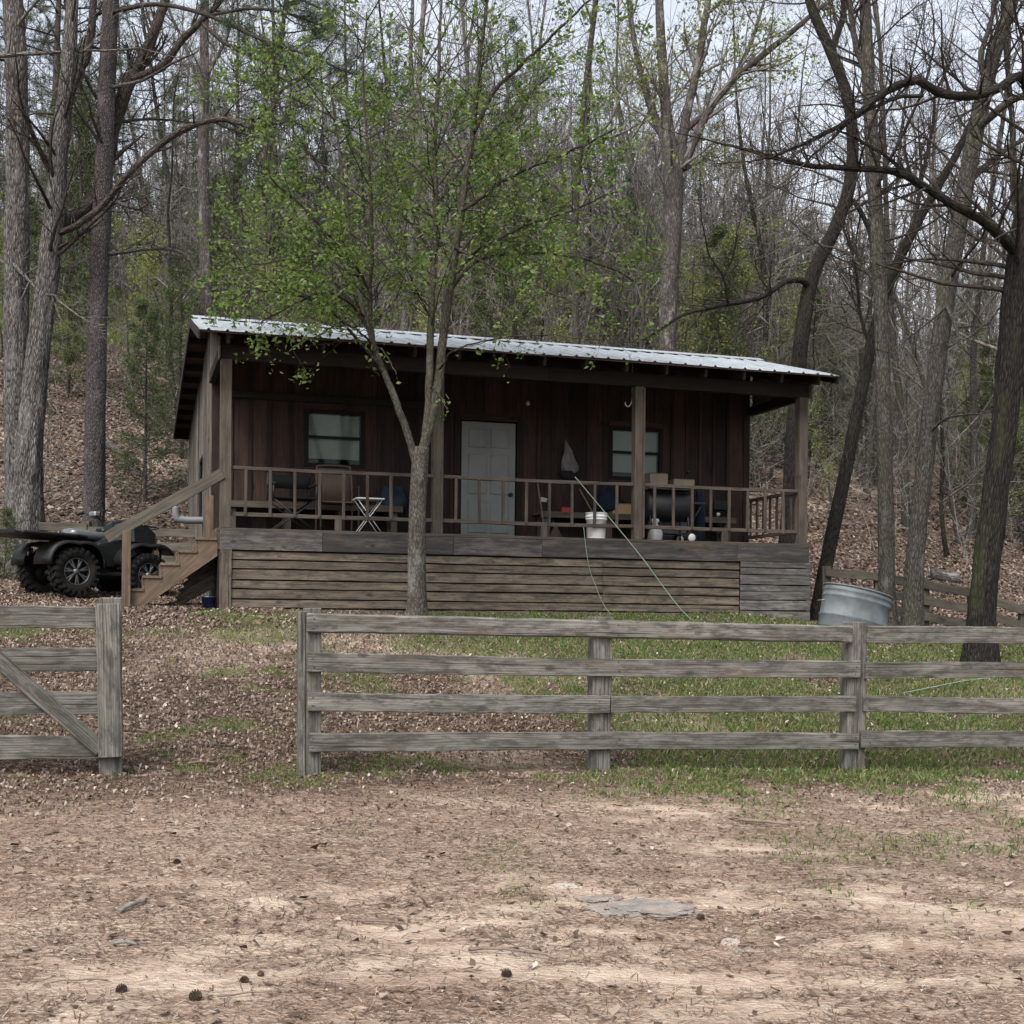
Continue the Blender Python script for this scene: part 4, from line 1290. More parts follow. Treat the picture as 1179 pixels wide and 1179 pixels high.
def rear_fences():
    # behind the quad bike
    D = 21.4
    def P(px, py, d=D): return at(px, py, d)
    b = P(-60, 690); b[2] = gz(b[0], b[1])
    t = thing('rail_fence', b, 'dark old rail fence behind the quad bike at hill foot', 'fence')
    segs = [(-190, 100, 600, 607.5), (101, 262, 611, 615), (-190, 100, 616, 624), (101, 262, 627, 631), (-190, 100, 633, 640), (101, 262, 643, 647)]
    for i, (x0, x1, y0, y1) in enumerate(segs):
        q = MB(); q.board(P(x0, y0) - b, P(x1, y1) - b, .135, .035, (0, 0, 1), seg=10, jit=.01); q.build('rail', M['rearfence'], t, .004)
    for px, yt in ((-50, 594), (100, 600), (255, 608)):
        u = P(px, yt, D + .09); g = u.copy(); g[2] = gz(u[0], u[1]) - .2
        q = MB(); q.board(g - b, u - b, .13, .12, (1, 0, 0), seg=5, jit=.01); q.build('post', M['rearfence'], t, .006)
    # right of the cabin, stepping down the slope
    pts = [(951, 659, 19.6), (1012, 664, 19.4), (1064, 673, 19.2), (1120, 683, 19.0), (1179, 703, 18.8), (1250, 716, 18.6)]
    b = at(951, 700, 19.6); b[2] = gz(b[0], b[1])
    t = thing('rail_fence', b, 'old rail fence stepping down beside the tank and right trees', 'fence')
    for (x0, y0, d0), (x1, y1, d1) in zip(pts[:-1], pts[1:]):
        for k in range(3):
            q = MB(); q.board(at(x0, y0 + 18.5 * k, d0) - b, at(x1, y1 + 18.5 * k, d1) - b, .125, .035, (0, 0, 1), seg=5, jit=.01); q.build('rail', M['rearfence'], t, .004)
    for (px, py, d) in pts:
        u = at(px, py - 7, d + .09); g = u.copy(); g[2] = gz(u[0], u[1]) - .2
        q = MB(); q.board(g - b, u - b, .14, .12, (1, 0, 0), seg=5, jit=.01); q.build('post', M['rearfence'], t, .006)


def tank():
    p = hit(979, 736)
    t = thing('stock_tank', p, 'tilted galvanised oval stock tank lying right of the cabin', 'tank')
    prof = [(0, .03), (.44, .03), (.455, .0), (.465, .03), (.468, .16), (.478, .17), (.478, .19), (.468, .20), (.470, .42), (.480, .43), (.480, .45), (.470, .46), (.472, .50), (.482, .51), (.482, .53), (.472, .54), (.474, .575), (.462, .575), (.455, .05), (0, .05)]
    q = MB(); q.lathe(prof, sides=44, sx=1.0)
    for i in range(len(q.V)): q.V[i] = q.V[i] * np.array([1.0, .66, 1.0])
    q.build('body', M['tank'], t)
    q = MB(); an = np.linspace(0, 2 * math.pi, 60); q.tube(np.stack([.476 * np.cos(an), .476 * .66 * np.sin(an), np.full(60, .578)], 1), .013, 8); q.build('rim', M['tank'], t)
    for a in (-1, 1):
        s = MB(); s.tube(crom([(a * .478, -.07, .36), (a * .52, -.06, .34), (a * .52, .06, .34), (a * .478, .07, .36)], 14), .007, 6)
        s.build('handle', M['steel'], t)
    t.rotation_euler = (R(-3), R(12.5), R(12))
    t.location.z += .07


# ------------------------------------------------------------------ quad bike
def quad_bike():
    rw = at(86, 693.5, 18.3)
    yaw = R(45)
    loc = np.array([rw[0], rw[1]]) - np.array([math.cos(yaw) * -.62 - math.sin(yaw) * -.47, math.sin(yaw) * -.62 + math.cos(yaw) * -.47])
    t = thing('quad_bike', (loc[0], loc[1], gz(*loc)), 'black and dark green quad bike parked beside the porch stairs', 'quad bike', yaw)
    t.scale = (1.05, 1.05, 1.05)
    def wheel(x, y, r, w):
        s = -1 if y < 0 else 1
        q = MB()
        prof = [(.56 * r, -w * .36), (.66 * r, -w * .47), (.84 * r, -w * .5), (.94 * r, -w * .42), (.97 * r, 0), (.94 * r, w * .42), (.84 * r, w * .5), (.66 * r, w * .47), (.56 * r, w * .36)]
        q.lathe(prof, (0, 0, 0), (0, 1, 0), 36)
        for k in range(22):
            an = 2 * math.pi * k / 22
            for side in (-1, 1):
                a2 = an + (.07 if side > 0 else -.07)
                c = np.array([math.cos(a2) * r * .975, side * w * .25, math.sin(a2) * r * .975]); rad = np.array([math.cos(a2), 0, math.sin(a2)]); tg = np.array([-math.sin(a2), 0, math.cos(a2)])
                q.board(c - np.array([0, w * .2, 0]) + tg * .022 * side, c + np.array([0, w * .2, 0]) - tg * .022 * side, .035, .05, rad)
                c2 = np.array([math.cos(a2) * r * .90, side * w * .485, math.sin(a2) * r * .90])
                q.board(c2 - rad * .03, c2 + rad * .028, .032, .03, tg)
        h = thing_part(t, 'wheel', (x, y, r))
        q.build('tyre', M['rubber'], h)
        q = MB(); yo = s * w * .30
        q.lathe([(.575 * r, -w * .36), (.60 * r, -w * .40), (.60 * r, w * .40), (.575 * r, w * .36), (.54 * r, w * .3), (.54 * r, -w * .3)], (0, 0, 0), (0, 1, 0), 30, closed=True)
        q.lathe([(0, -.01), (.54 * r, -.01), (.54 * r, .01), (0, .01)], (0, yo * .2, 0), (0, 1, 0), 24)
        rim_ = q.build('rim', M['blackmetal'], h)
        q = MB()
        for k in range(7):
            an = 2 * math.pi * k / 7 + .3
            for dl in (-.13, .13):
                q.board((math.cos(an) * .05, yo * 1.08, math.sin(an) * .05), (math.cos(an + dl) * .55 * r, yo * .92, math.sin(an + dl) * .55 * r), .013, .02, (0, 1, 0))
        q.lathe([(0, -.02), (.05, -.02), (.05, .0), (.03, .02), (0, .02)], (0, yo, 0), (0, s, 0), 14)
        q.lathe([(.545 * r, -.008), (.575 * r, -.008), (.575 * r, .008), (.545 * r, .008)], (0, s * w * .37, 0), (0, 1, 0), 36, closed=True)
        q.build('spokes', M['rimsilver'], h, .002)
    def thing_part(par, nm, l):
        e = bpy.data.objects.new(nm, None); COL.objects.link(e); e.parent = par; e.location = l; e.empty_display_size = .1; return e
    for y in (-.47, .47): wheel(-.62, y, .325, .27)
    for y in (-.46, .46): wheel(.66, y, .305, .21)
    def ring(x, hw, z0, z1, n=20, p=2.8):
        out = []
        for k in range(n):
            an = 2 * math.pi * k / n; c, s_ = math.cos(an), math.sin(an)
            out.append((x, hw * math.copysign(abs(c) ** (2 / p), c), (z0 + z1) / 2 + (z1 - z0) / 2 * math.copysign(abs(s_) ** (2 / p), s_)))
        return out
    q = MB(); q.loft([ring(*r) for r in ((-.86, .15, .50, .68), (-.6, .19, .42, .74), (-.25, .18, .36, .76), (.0, .22, .34, .92), (.3, .26, .36, .96), (.62, .28, .44, .92), (.8, .24, .48, .80), (.9, .18, .52, .72))]); q.build('body', M['atvgreen'], t)
    q = MB(); q.loft([ring(*r) for r in ((-.52, .15, .72, .88), (-.42, .19, .72, .90), (-.1, .18, .72, .86), (.14, .14, .74, .87), (.24, .10, .76, .90))]); q.build('seat', M['seat'], t)
    # fenders: curved sheets over the wheels
    def fender(cx, cz, r, y0, y1, a0, a1, nm, mat):
        for s in (-1, 1):
            rings = []
            for an in np.linspace(R(a0), R(a1), 15):
                rr = r * (1 + .10 * abs(math.cos(2 * (an - math.pi / 2) + math.pi)) ** 0 * (1 - abs(math.sin(2 * an))) * -.6 + .10 * abs(math.sin(2 * an)))
                ca, sa = math.cos(an), math.sin(an)
                row = [(cx + ca * rr, s * y0, cz + sa * rr), (cx + ca * (rr - .01), s * (y1 - .03), cz + sa * (rr - .01)), (cx + ca * (rr - .05), s * y1, cz + sa * (rr - .05)),
                       (cx + ca * (rr - .065), s * (y1 - .012), cz + sa * (rr - .065)), (cx + ca * (rr - .03), s * (y1 - .04), cz + sa * (rr - .03)), (cx + ca * (rr - .02), s * y0, cz + sa * (rr - .02))]
                rings.append(row)
            q = MB(); q.loft(rings); q.build(nm, mat, t)
    fender(-.62, .33, .44, .16, .62, 8, 168, 'rear_fender', M['black'])
    fender(.68, .32, .46, .18, .56, 38, 165, 'front_fender', M['black'])
    q = MB(); q.loft([[(x, -w, z0), (x, w, z0), (x, w * .92, z1), (x, -w * .92, z1)] for x, w, z0, z1 in ((.30, .30, .72, .98), (.50, .40, .70, 1.0), (.72, .42, .66, .96), (.86, .36, .62, .88), (.93, .28, .62, .76))], smooth=False); q.build('front_cowl', M['atvgreen'], t, .025)
    q = MB(); q.prism([(.05, -.15, .88), (.38, -.2, .98), (.40, -.2, 1.06), (.12, -.13, 1.0)], (0, .0, 0)) if False else q.loft([[(x, -w, .86), (x, w, .86), (x, w * .7, z), (x, -w * .7, z)] for x, w, z in ((-.02, .13, .93), (.12, .17, 1.02), (.34, .22, 1.06), (.46, .2, 1.0))], smooth=False); q.build('tank_cover', M['atvgreen'], t, .02)
    for s in (-1, 1):
        q = MB(); q.prism([(-.34, s * .23, .42), (.34, s * .27, .40), (.42, s * .27, .62), (.22, s * .26, .84), (-.12, s * .22, .76), (-.30, s * .22, .66)], (0, s * .035, 0)); q.build('side_panel', M['atvgreen'], t, .02)
        q = MB(); q.prism([(.10, s * .30, .38), (.34, s * .34, .38), (.40, s * .34, .60), (.30, s * .32, .74), (.22, s * .31, .60)], (0, s * .03, 0)); q.build('shroud', M['atvblue'], t, .015)
        q = MB(); q.board((-.30, s * .38, .30), (.36, s * .38, .30), .035, .28)
        for k in range(6): q.board((-.22 + k * .09, s * .26, .325), (-.22 + k * .09, s * .50, .325), .02, .025)
        q.build('footwell', M['black'], t, .005)
        q = MB(); q.lathe([(0, 0), (.055, 0), (.06, .03), (.02, .05), (0, .05)], (.89, s * .16, .69), (1, 0, .1), 16); q.build('headlight', M['lamp'], t)
        q = MB(); q.box((-.90, s * .30 - .06, .60), (-.87, s * .30 + .06, .66)); q.build('tail_light', M['red'], t, .008)
    # rear rack with its flat lid
    q = MB(); q.loft([[(x, -w, z), (x, w, z), (x, w + .02, z + .03), (x, w, z + .055), (x, -w, z + .055), (x, -w - .02, z + .03)] for x, w, z in ((-1.42, .40, .83), (-1.36, .52, .81), (-.62, .56, .79), (-.42, .46, .78), (-.36, .32, .785))], smooth=False)
    for k in range(5): q.board((-1.12 + k * .14, -.42, .845), (-1.12 + k * .14, .42, .845), .02, .03)
    q.build('rear_rack', M['black'], t, .006)
    q = MB()
    for y in (-.36, -.12, .12, .36): q.tube([(.42, y, 1.0), (.90, y, .94)], .012, 8)
    for x, z in ((.44, 1.0), (.65, .97), (.86, .93)): q.tube([(x, -.4, z), (x, .4, z)], .012, 8)
    for y in (-.2, .2): q.tube([(.6, y, .80), (.6, y, .98)], .012, 6); q.tube([(.84, y, .74), (.84, y, .94)], .012, 6)
    q.build('front_rack', M['blackmetal'], t)
    q = MB(); q.tube(crom([(-.14, -.40, 1.13), (-.10, -.24, 1.15), (-.06, -.08, 1.07), (-.06, .08, 1.07), (-.10, .24, 1.15), (-.14, .40, 1.13)], 30), .013, 8); q.tube([(.16, 0, .80), (-.06, 0, 1.08)], .03, 8)
    hb = q.build('handlebar', M['blackmetal'], t)
    for s in (-1, 1):
        q = MB(); q.tube([(-.115, s * .29, 1.145), (-.145, s * .42, 1.13)], .022, 10); q.build('grip', M['rubber'], hb)
        q = MB(); q.tube([(-.10, s * .26, 1.14), (-.04, s * .30, 1.13), (-.05, s * .42, 1.11)], .008, 6); q.build('lever', M['steel'], hb)
    q = MB(); q.box((-.13, -.09, 1.08), (.0, .09, 1.15)); q.build('gauge', M['steel'], hb, .015)
    q = MB()
    for x in (-.62, .66):
        for s in (-1, 1):
            q.tube([(x, s * .12, .40), (x, s * .42, .325)], .022, 8); q.tube([(x - .1, s * .14, .34), (x, s * .40, .29)], .015, 6); q.tube([(x + .1, s * .14, .34), (x, s * .40, .29)], .015, 6)
            q.tube([(x + .05, s * .34, .32), (x + .05, s * .20, .66)], .028, 8)
    q.build('suspension', M['steel'], t)
    q = MB(); q.box((-.35, -.17, .24), (.45, .17, .50)); q.lathe([(0, 0), (.06, 0), (.065, .05), (.065, .36), (.03, .40), (0, .40)], (-.45, -.16, .50), (-1, 0, .12), 14); q.build('engine', M['blackmetal'], t, .02)
    q = MB(); q.tube(crom([(.85, -.2, .40), (1.0, -.22, .52), (.98, -.2, .74), (.98, .2, .74), (1.0, .22, .52), (.85, .2, .40)], 26), .018, 8); q.build('bumper', M['blackmetal'], t)

    for c in t.children:
        if c.name.split('.')[0] in ('front_cowl', 'front_rack', 'handlebar', 'tank_cover', 'seat'): c.location.z += .06
    # short wheelbase: the nose sits further back
    for c in t.children:
        if c.name.split('.')[0] in ('front_fender', 'front_cowl', 'front_rack', 'bumper', 'headlight') or (c.name.startswith('wheel') and c.location.x > 0):
            c.location.x -= .17
        elif c.name.split('.')[0] in ('body', 'suspension', 'engine'):
            for v in c.data.vertices:
                if v.co.x > .25: v.co.x -= .17 * min(1, (v.co.x - .25) / .3)


# ------------------------------------------------------------------ trees
def rvec():
    v = rng.normal(0, 1, 3); return v / np.linalg.norm(v)


def grow(mb, p, dv, L, r, lvl, mx, nodes, up=.06, wob=.16, nch=5, ratio=.62, rmin=.003, sides=None, spread=(35, 65), s0=.22, tip=.3):
    n = 7 if L > 1.2 else 5
    P = [np.array(p, float)]; d = nrm(dv); D = [d]
    for i in range(n - 1):
        d = nrm(d + rvec() * wob + np.array([0, 0, up])); P.append(P[-1] + d * L / (n - 1)); D.append(d)
    P = np.array(P)
    r = max(r, rmin)
    rad = np.linspace(r, max(r * tip, rmin * .7), n)
    sd = sides or (6 if r > .03 else (4 if r > .010 else 3))
    mb.tube(P, rad, sd, cap=False)
    if lvl >= mx - 1:
        for i in range(1, n): nodes.append((P[i], D[i], lvl))
    if lvl < mx:
        for k in range(max(1, int(rng.poisson(nch)))):
            s = s0 + (1 - s0) * rng.random() ** .85; f = s * (n - 1); i = min(int(f), n - 2); q = P[i] + (P[i + 1] - P[i]) * (f - i)
            ax = rvec(); ax = ax - D[i] * np.dot(ax, D[i]); ax = nrm(ax)
            an = R(rng.uniform(*spread))
            grow(mb, q, D[i] * math.cos(an) + ax * math.sin(an), L * ratio * rng.uniform(.6, 1.15) * (1.15 - .5 * s), (r + (r * tip - r) * s) * .58, lvl + 1, mx, nodes, up, wob * 1.15, nch * .85, ratio, rmin, None, spread, .15, tip)
    else:
        pass


def hero(name, label, d, trunk, limbs, bk, tw, rough=.10, twigs=40, tl=(.6, 1.5), mx=2, d0=None, top=3.0, sides=14, rmin=.0035, leaves=None, up=.08, group=None, spreadlimb=1.0, crownlen=2.2, wk=.85, lk=None):
    """tree whose trunk and limbs follow the photograph's sight lines at its own distance"""
    def path(rows):
        rows = [tuple(r) + (0,) * (4 - len(r)) for r in rows]
        return np.array([list(at(a, b, d + e)) + [w * wk / 2 * (d + e) / 1450] for a, b, w, e in rows])
    T = path(trunk)
    b = T[0].copy(); g = gz(b[0], b[1])
    if b[2] > g + .1:
        T = np.vstack([[b[0] - (T[1][0] - b[0]) * .2, b[1], g - .3, b[3] * 1.25], T])
    else:
        T[0][2] = min(T[0][2], g - .15)
    base = np.array([T[0][0], T[0][1], gz(T[0][0], T[0][1])])
    t = thing(name, base, label, 'tree', 0, group)
    L = np.linalg.norm(T[-1][:3] - T[0][:3])
    C = crom(T, int(L / .16) + 8)
    # flare where it meets the ground
    hgt = C[:, 2] - base[2]
    C[:, 3] *= 1 + .5 * np.exp(-np.clip(hgt, 0, 9) / .33)
    mb = MB(); mb.tube(C[:, :3] - base, C[:, 3], sides + (10 if sides > 17 else 4), rough * 1.25, 3.6 if sides > 17 else 2.6, .7); mb.build('trunk', M[bk], t)
    cr = MB(); nodes = []
    src = []
    for lm in limbs:
        q = path(lm); c = crom(q, int(np.linalg.norm(q[-1][:3] - q[0][:3]) / .12) + 8)
        c[1:-1, :3] += np.cumsum(rng.normal(0, .006, (len(c) - 2, 3)), 0)
        m2 = MB(); m2.tube(c[:, :3] - base, c[:, 3], max(7, sides - 5), rough * .8, 2.5); m2.build('limb', M[lk or bk], t)
        src.append(c)
    tot = sum(np.linalg.norm(np.diff(c[:, :3], axis=0), axis=1).sum() for c in src) or 1
    for c in src:
        ln = np.linalg.norm(np.diff(c[:, :3], axis=0), axis=1).sum()
        for k in range(int(round(twigs * ln / tot))):
            s = .12 + .88 * rng.random() ** .7; i = min(int(s * (len(c) - 1)), len(c) - 2)
            tg = nrm(c[i + 1, :3] - c[i, :3]); v = rvec(); v[1] *= spreadlimb; v = nrm(v - tg * np.dot(v, tg) + tg * .7 + np.array([0, 0, .15]))
            grow(cr, c[i, :3] - base, v, rng.uniform(*tl) * (1.1 - .4 * s), max(c[i, 3] * .42, rmin), 1, mx + 1, nodes, up, .2, 4, .58, rmin)
        tg = nrm(c[-1, :3] - c[-3, :3])
        grow(cr, c[-1, :3] - base, tg, rng.uniform(*tl), c[-1, 3], 1, mx + 1, nodes, up, .18, 5, .6, rmin)
    if top:
        # crown carried on above the last trunk point
        e = C[-1]; tg = nrm(C[-1, :3] - C[-3, :3])
        for k in range(3):
            grow(cr, e[:3] - base, tg + rvec() * .45 + np.array([0, 0, .3]), top, e[3] * .72, 0, 2, nodes, .08, .16, 6, .6, .005)
    if twigs:
        for k in range(max(4, twigs // 4)):
            i = int(len(C) * rng.uniform(.45, .98)); v = rvec(); v[2] = abs(v[2]) * .5 + .25
            grow(cr, C[min(i, len(C) - 1), :3] - base, v, rng.uniform(.5, 1) * crownlen, C[min(i, len(C) - 1), 3] * .22, 1, 3, nodes, .06, .2, 5, .6, rmin)
    if cr.V: cr.build('crown', M[tw], t)
    if leaves and nodes:
        n, sz, mat = leaves
        leaf_part(nodes, n, sz, mat, t)
    return t


def leaf_part(nodes, n, sz, mat, t, jit=1.3):
    P = np.array([q[0] for q in nodes]); k = rng.integers(0, len(P), n)
    C = P[k] + rng.normal(0, sz * jit, (n, 3)) - np.array([0, 0, sz * .5])
    an = rng.uniform(0, 2 * math.pi, n); dn = rng.uniform(-1.1, .5, n)
    U = np.stack([np.cos(an) * np.cos(dn), np.sin(an) * np.cos(dn), np.sin(dn)], 1)
    S = np.cross(U, rng.normal(0, 1, (n, 3))); S /= np.linalg.norm(S, axis=1)[:, None] + 1e-9
    Nn = np.cross(U, S)
    l = sz * rng.uniform(.45, 1.35, n)[:, None]
    V = np.stack([C - U * l * .5, C - U * l * .12 + S * l * .30 + Nn * l * .10, C + U * l * .55, C - U * l * .12 - S * l * .30 + Nn * l * .10], 1).reshape(-1, 3)
    mb = MB(); mb.add(V, np.arange(4 * n).reshape(n, 4), None, .5, False)
    return mb.build('foliage', M[mat], t)


def pear():
    d = 15.35
    base = hit(480, 708); base[1] = d; base = at(480, 707, d); base[2] = gz(base[0], base[1])
    t = thing('young_tree', base, 'young tree in fresh green leaf with forked trunk before the porch', 'tree')
    def path(rows):
        rows = [tuple(r) + (0,) * (4 - len(r)) for r in rows]
        return np.array([list(at(a, b, d + e) - base) + [w * (.94 if w > 17.5 else .70) / 2 * (d + e) / 1450] for a, b, w, e in rows])
    T = path([(480, 712, 29), (480, 690, 24), (480, 640, 22.5), (481, 585, 21), (483, 545, 21), (486, 515, 19)])
    c = crom(T, 40); mb = MB(); mb.tube(c[:, :3], c[:, 3], 16, .07, 2.2); mb.build('trunk', M['bark_pear'], t)
    stems = [
        [(483, 552, 13), (470, 505, 12.5), (456, 465, 11.5), (440, 425, 10, .1), (425, 380, 9, .2), (412, 320, 8, .2), (400, 250, 6.5, .2), (392, 180, 5, .1), (380, 90, 4, 0)],
        [(441, 428, 9, .1), (432, 400, 8, 0), (428, 350, 7, -.2), (432, 290, 6, -.5), (428, 200, 5, -.8), (424, 110, 4, -1), (430, 20, 3, -1.1)],
        [(486, 528, 14), (492, 480, 13.5), (493, 430, 12.5), (494, 380, 12), (497, 310, 11, .2), (500, 240, 9.5, .3), (498, 170, 8, .4), (502, 80, 6, .5), (508, -30, 4, .6), (512, -130, 3, .6)],
        [(485, 525, 17), (496, 485, 16.5), (504, 440, 15.5), (510, 390, 14.5), (519, 330, 13.5, -.1), (528, 265, 12, -.2), (537, 205, 10.5, -.2), (546, 150, 9, -.3), (552, 80, 7, -.4), (562, -10, 5, -.5), (570, -120, 3, -.5)],
    ]
    limbs = [
        [(546, 152, 8, -.3), (576, 100, 7, -.4), (623, 56, 5.5, -.5), (674, 9, 4, -.6), (715, -40, 3, -.7)],
        [(529, 245, 7, -.2), (586, 202, 6, -.4), (651, 172, 4.5, -.6), (716, 142, 3, -.8)],
        [(521, 318, 7, -.1), (548, 290, 6, -.2), (590, 268, 5, -.4), (646, 247, 4, -.6), (710, 222, 2.5, -.8)],
        [(518, 335, 6, 0), (552, 300, 5.5, .4), (620, 290, 4.5, .8), (690, 300, 3, 1.2), (735, 320, 2.2, 1.4)],
        [(412, 320, 6, .2), (380, 270, 5, 0), (340, 225, 4, -.2), (300, 190, 2.6, -.4)],
        [(425, 380, 6, .2), (388, 330, 5, .3), (340, 290, 4, .4), (280, 262, 2.6, .5)],
        [(440, 425, 6, .1), (395, 372, 5, -.3), (350, 345, 4, -.6), (290, 335, 2.6, -.9)],
        [(400, 250, 5, .2), (360, 190, 4.5, .4), (318, 130, 3.5, .6), (290, 80, 2.5, .7)],
        [(497, 300, 6, .2), (470, 230, 5, .7), (440, 160, 4, 1.1), (415, 90, 3, 1.4)],
        [(500, 240, 6, .3), (540, 180, 5, .9), (590, 130, 4, 1.4), (640, 80, 3, 1.8)],
        [(428, 395, 4, 0), (400, 378, 3.4, -.6), (362, 388, 2.8, -1.1), (336, 408, 2.2, -1.4)],
        [(436, 432, 3.6, .0), (424, 418, 3, -.3), (430, 402, 2.4, -.7), (445, 430, 1.8, -.9)],
        [(506, 425, 4, -.1), (530, 400, 3.2, -.7), (600, 385, 2.4, -1.1), (690, 392, 1.8, -1.4)],
        [(420, 365, 5, .2), (385, 340, 4, -.2), (345, 345, 3.2, -.5), (300, 365, 2.2, -.8)],
        [(428, 340, 5, -.2), (395, 300, 4, -.7), (350, 300, 3.2, -1.0), (265, 320, 2.2, -1.2)],
        [(412, 320, 5, .2), (370, 300, 4, .6), (320, 320, 3, .9), (262, 352, 2, 1.1)],
        [(524, 285, 5, -.2), (570, 310, 4, -.7), (630, 335, 3, -1), (700, 365, 2, -1.2)],
        [(492, 440, 3.2, .1), (505, 452, 2.4, -.3), (514, 462, 2, -.5), (521, 472, 1.6, -.6)],
    ]
    cr = MB(); nodes = []
    sp = []
    for s in stems:
        c = crom(path(s), 60); c[2:, :3] += np.cumsum(rng.normal(0, .004, (len(c) - 2, 3)), 0)
        m = MB(); m.tube(c[:, :3], c[:, 3], 11, .06, 2.4); m.build('limb', M['bark_limb'], t); sp.append((c, 1))
    for s in limbs:
        c = crom(path(s), 36); c[2:, :3] += np.cumsum(rng.normal(0, .007, (len(c) - 2, 3)), 0)
        cr.tube(c[:, :3], c[:, 3], 6); sp.append((c, 0))
    for c, main in sp:
        ln = np.linalg.norm(np.diff(c[:, :3], axis=0), axis=1).sum()
        lo = 3.0 if main else 0
        for k in range(int(ln * (6.5 if main else 8.5))):
            i = int(rng.uniform(.1, .999) * (len(c) - 1)); p = c[i, :3]
            if main and p[2] < 3.6: continue
            tg = nrm(c[i + 1, :3] - c[i, :3]) if i + 1 < len(c) else nrm(c[i, :3] - c[i - 1, :3])
            v = rvec(); v = nrm(v - tg * np.dot(v, tg) * .9); v[2] = v[2] * .5 + .12
            L = rng.uniform(.5, 1.5) * (1.25 if main else .75)
            if p[2] < 2.6: L *= .3
            elif p[2] < 3.3: L *= .55
            if p[2] < 3.45 and rng.random() < .86: continue
            grow(cr, p, v + tg * .45, L, .009 if main else .006, 1, 3, nodes, .05, .17, 3.6, .55, .0022)
        if not main:
            nodes += [(c[i, :3], None, 0) for i in range(8, len(c), 2)] * (4 if c[-1, 2] < 3.3 else 2)
    cr.build('crown', M['twigdark'], t)
    nodes = [q for q in nodes if rng.random() < (.3 if q[0][2] < 3.35 else .8 if q[0][2] < 3.9 else 1)]
    # leaves open in tufts along the twigs
    nodes = [nodes[i] for i in rng.integers(0, len(nodes), int(len(nodes) * .42))]
    leaf_part(nodes, 22000, .062, 'leaf', t, .75)
    print('pear nodes', len(nodes))


def bare_proto(i, h, r, bk, tw, nb, lean=.04, mx=2, start=.3, blen=.22, name='bare_tree', leafy=0):
    t = thing(name, (0, 0, 0), '', 'tree')
    n = 12; P = [np.zeros(3) - [0, 0, .4]]; d = nrm(np.array([rng.normal(0, lean), rng.normal(0, lean), 1])); D = [d]
    for k in range(n - 1):
        d = nrm(d + rng.normal(0, .035 + lean * .5, 3) + np.array([0, 0, .05])); P.append(P[-1] + d * h / (n - 1)); D.append(d)
    P = np.array(P); rad = r * (1 - np.linspace(0, 1, n) ** 1.2 * .85); rad[0] *= 1.3
    c = crom(np.hstack([P, rad[:, None]]), 40)
    mb = MB(); mb.tube(c[:, :3], c[:, 3], 8, .10, 2); mb.build('trunk', M[bk], t)
    cr = MB(); nodes = []
    for k in range(nb):
        s = start + (1 - start) * rng.random(); f = s * (n - 1); i = min(int(f), n - 2); q = P[i] + (P[i + 1] - P[i]) * (f - i)
        v = rvec(); v[2] = abs(v[2]) * .5 + rng.uniform(.15, .9)
        grow(cr, q, v, h * blen * rng.uniform(.4, 1.2) * (1.25 - .7 * s), rad[i] * rng.uniform(.22, .5), 0, mx, nodes, .07, .2, 5, .58, .0045 if h > 8 else .0035)
    cr.build('crown', M[tw], t)
    if leafy: leaf_part(nodes, leafy, .085, 'leafy', t)
    return t


def needle_mass(C, D, n, L, w, mat, t, spread=1.0):
    k = rng.integers(0, len(C), n); c = C[k] + rng.normal(0, .06, (n, 3))
    U = D[k] * .6 + rng.normal(0, .55 * spread, (n, 3)); U /= np.linalg.norm(U, axis=1)[:, None]
    S = np.cross(U, rng.normal(0, 1, (n, 3))); S /= np.linalg.norm(S, axis=1)[:, None]
    l = (L * rng.uniform(.5, 1.2, n))[:, None]; ww = (w * rng.uniform(.6, 1.4, n))[:, None]
    V = np.stack([c - S * ww, c + S * ww, c + U * l], 1).reshape(-1, 3)
    mb = MB(); mb.add(V, np.arange(3 * n).reshape(n, 3), None, .5, False); mb.build('foliage', M[mat], t)


def pine_proto(h, r, start, n_br, nneed):
    t = thing('pine_tree', (0, 0, 0), '', 'tree')
    n = 10; P = np.stack([np.cumsum(rng.normal(0, .06, n)), np.cumsum(rng.normal(0, .06, n)), np.linspace(-.4, h, n)], 1)
    rad = r * (1 - np.linspace(0, 1, n) * .85)
    c = crom(np.hstack([P, rad[:, None]]), 34); mb = MB(); mb.tube(c[:, :3], c[:, 3], 8, .08, 2); mb.build('trunk', M['bark_pine'], t)
    cr = MB(); C = []; D = []
    for k in range(n_br):
        s = start + (1 - start) * (k + rng.random()) / n_br
        f = s * (n - 1); i = min(int(f), n - 2); q = P[i] + (P[i + 1] - P[i]) * (f - i)
        an = k * 2.4 + rng.normal(0, .4); L = h * .20 * (1.12 - s) / (1.12 - start) * rng.uniform(.7, 1.25) + .35
        nodes = []
        grow(cr, q, np.array([math.cos(an), math.sin(an), rng.uniform(-.1, .35)]), L, rad[i] * .25 + .008, 0, 1, nodes, .05, .14, 5, .5, .004)
        for p, dv, lv in nodes: C.append(p); D.append(dv)
    cr.build('branches', M['twigdark'], t)
    needle_mass(np.array(C), np.array(D), nneed, .17, .011, 'needle', t)
    return t


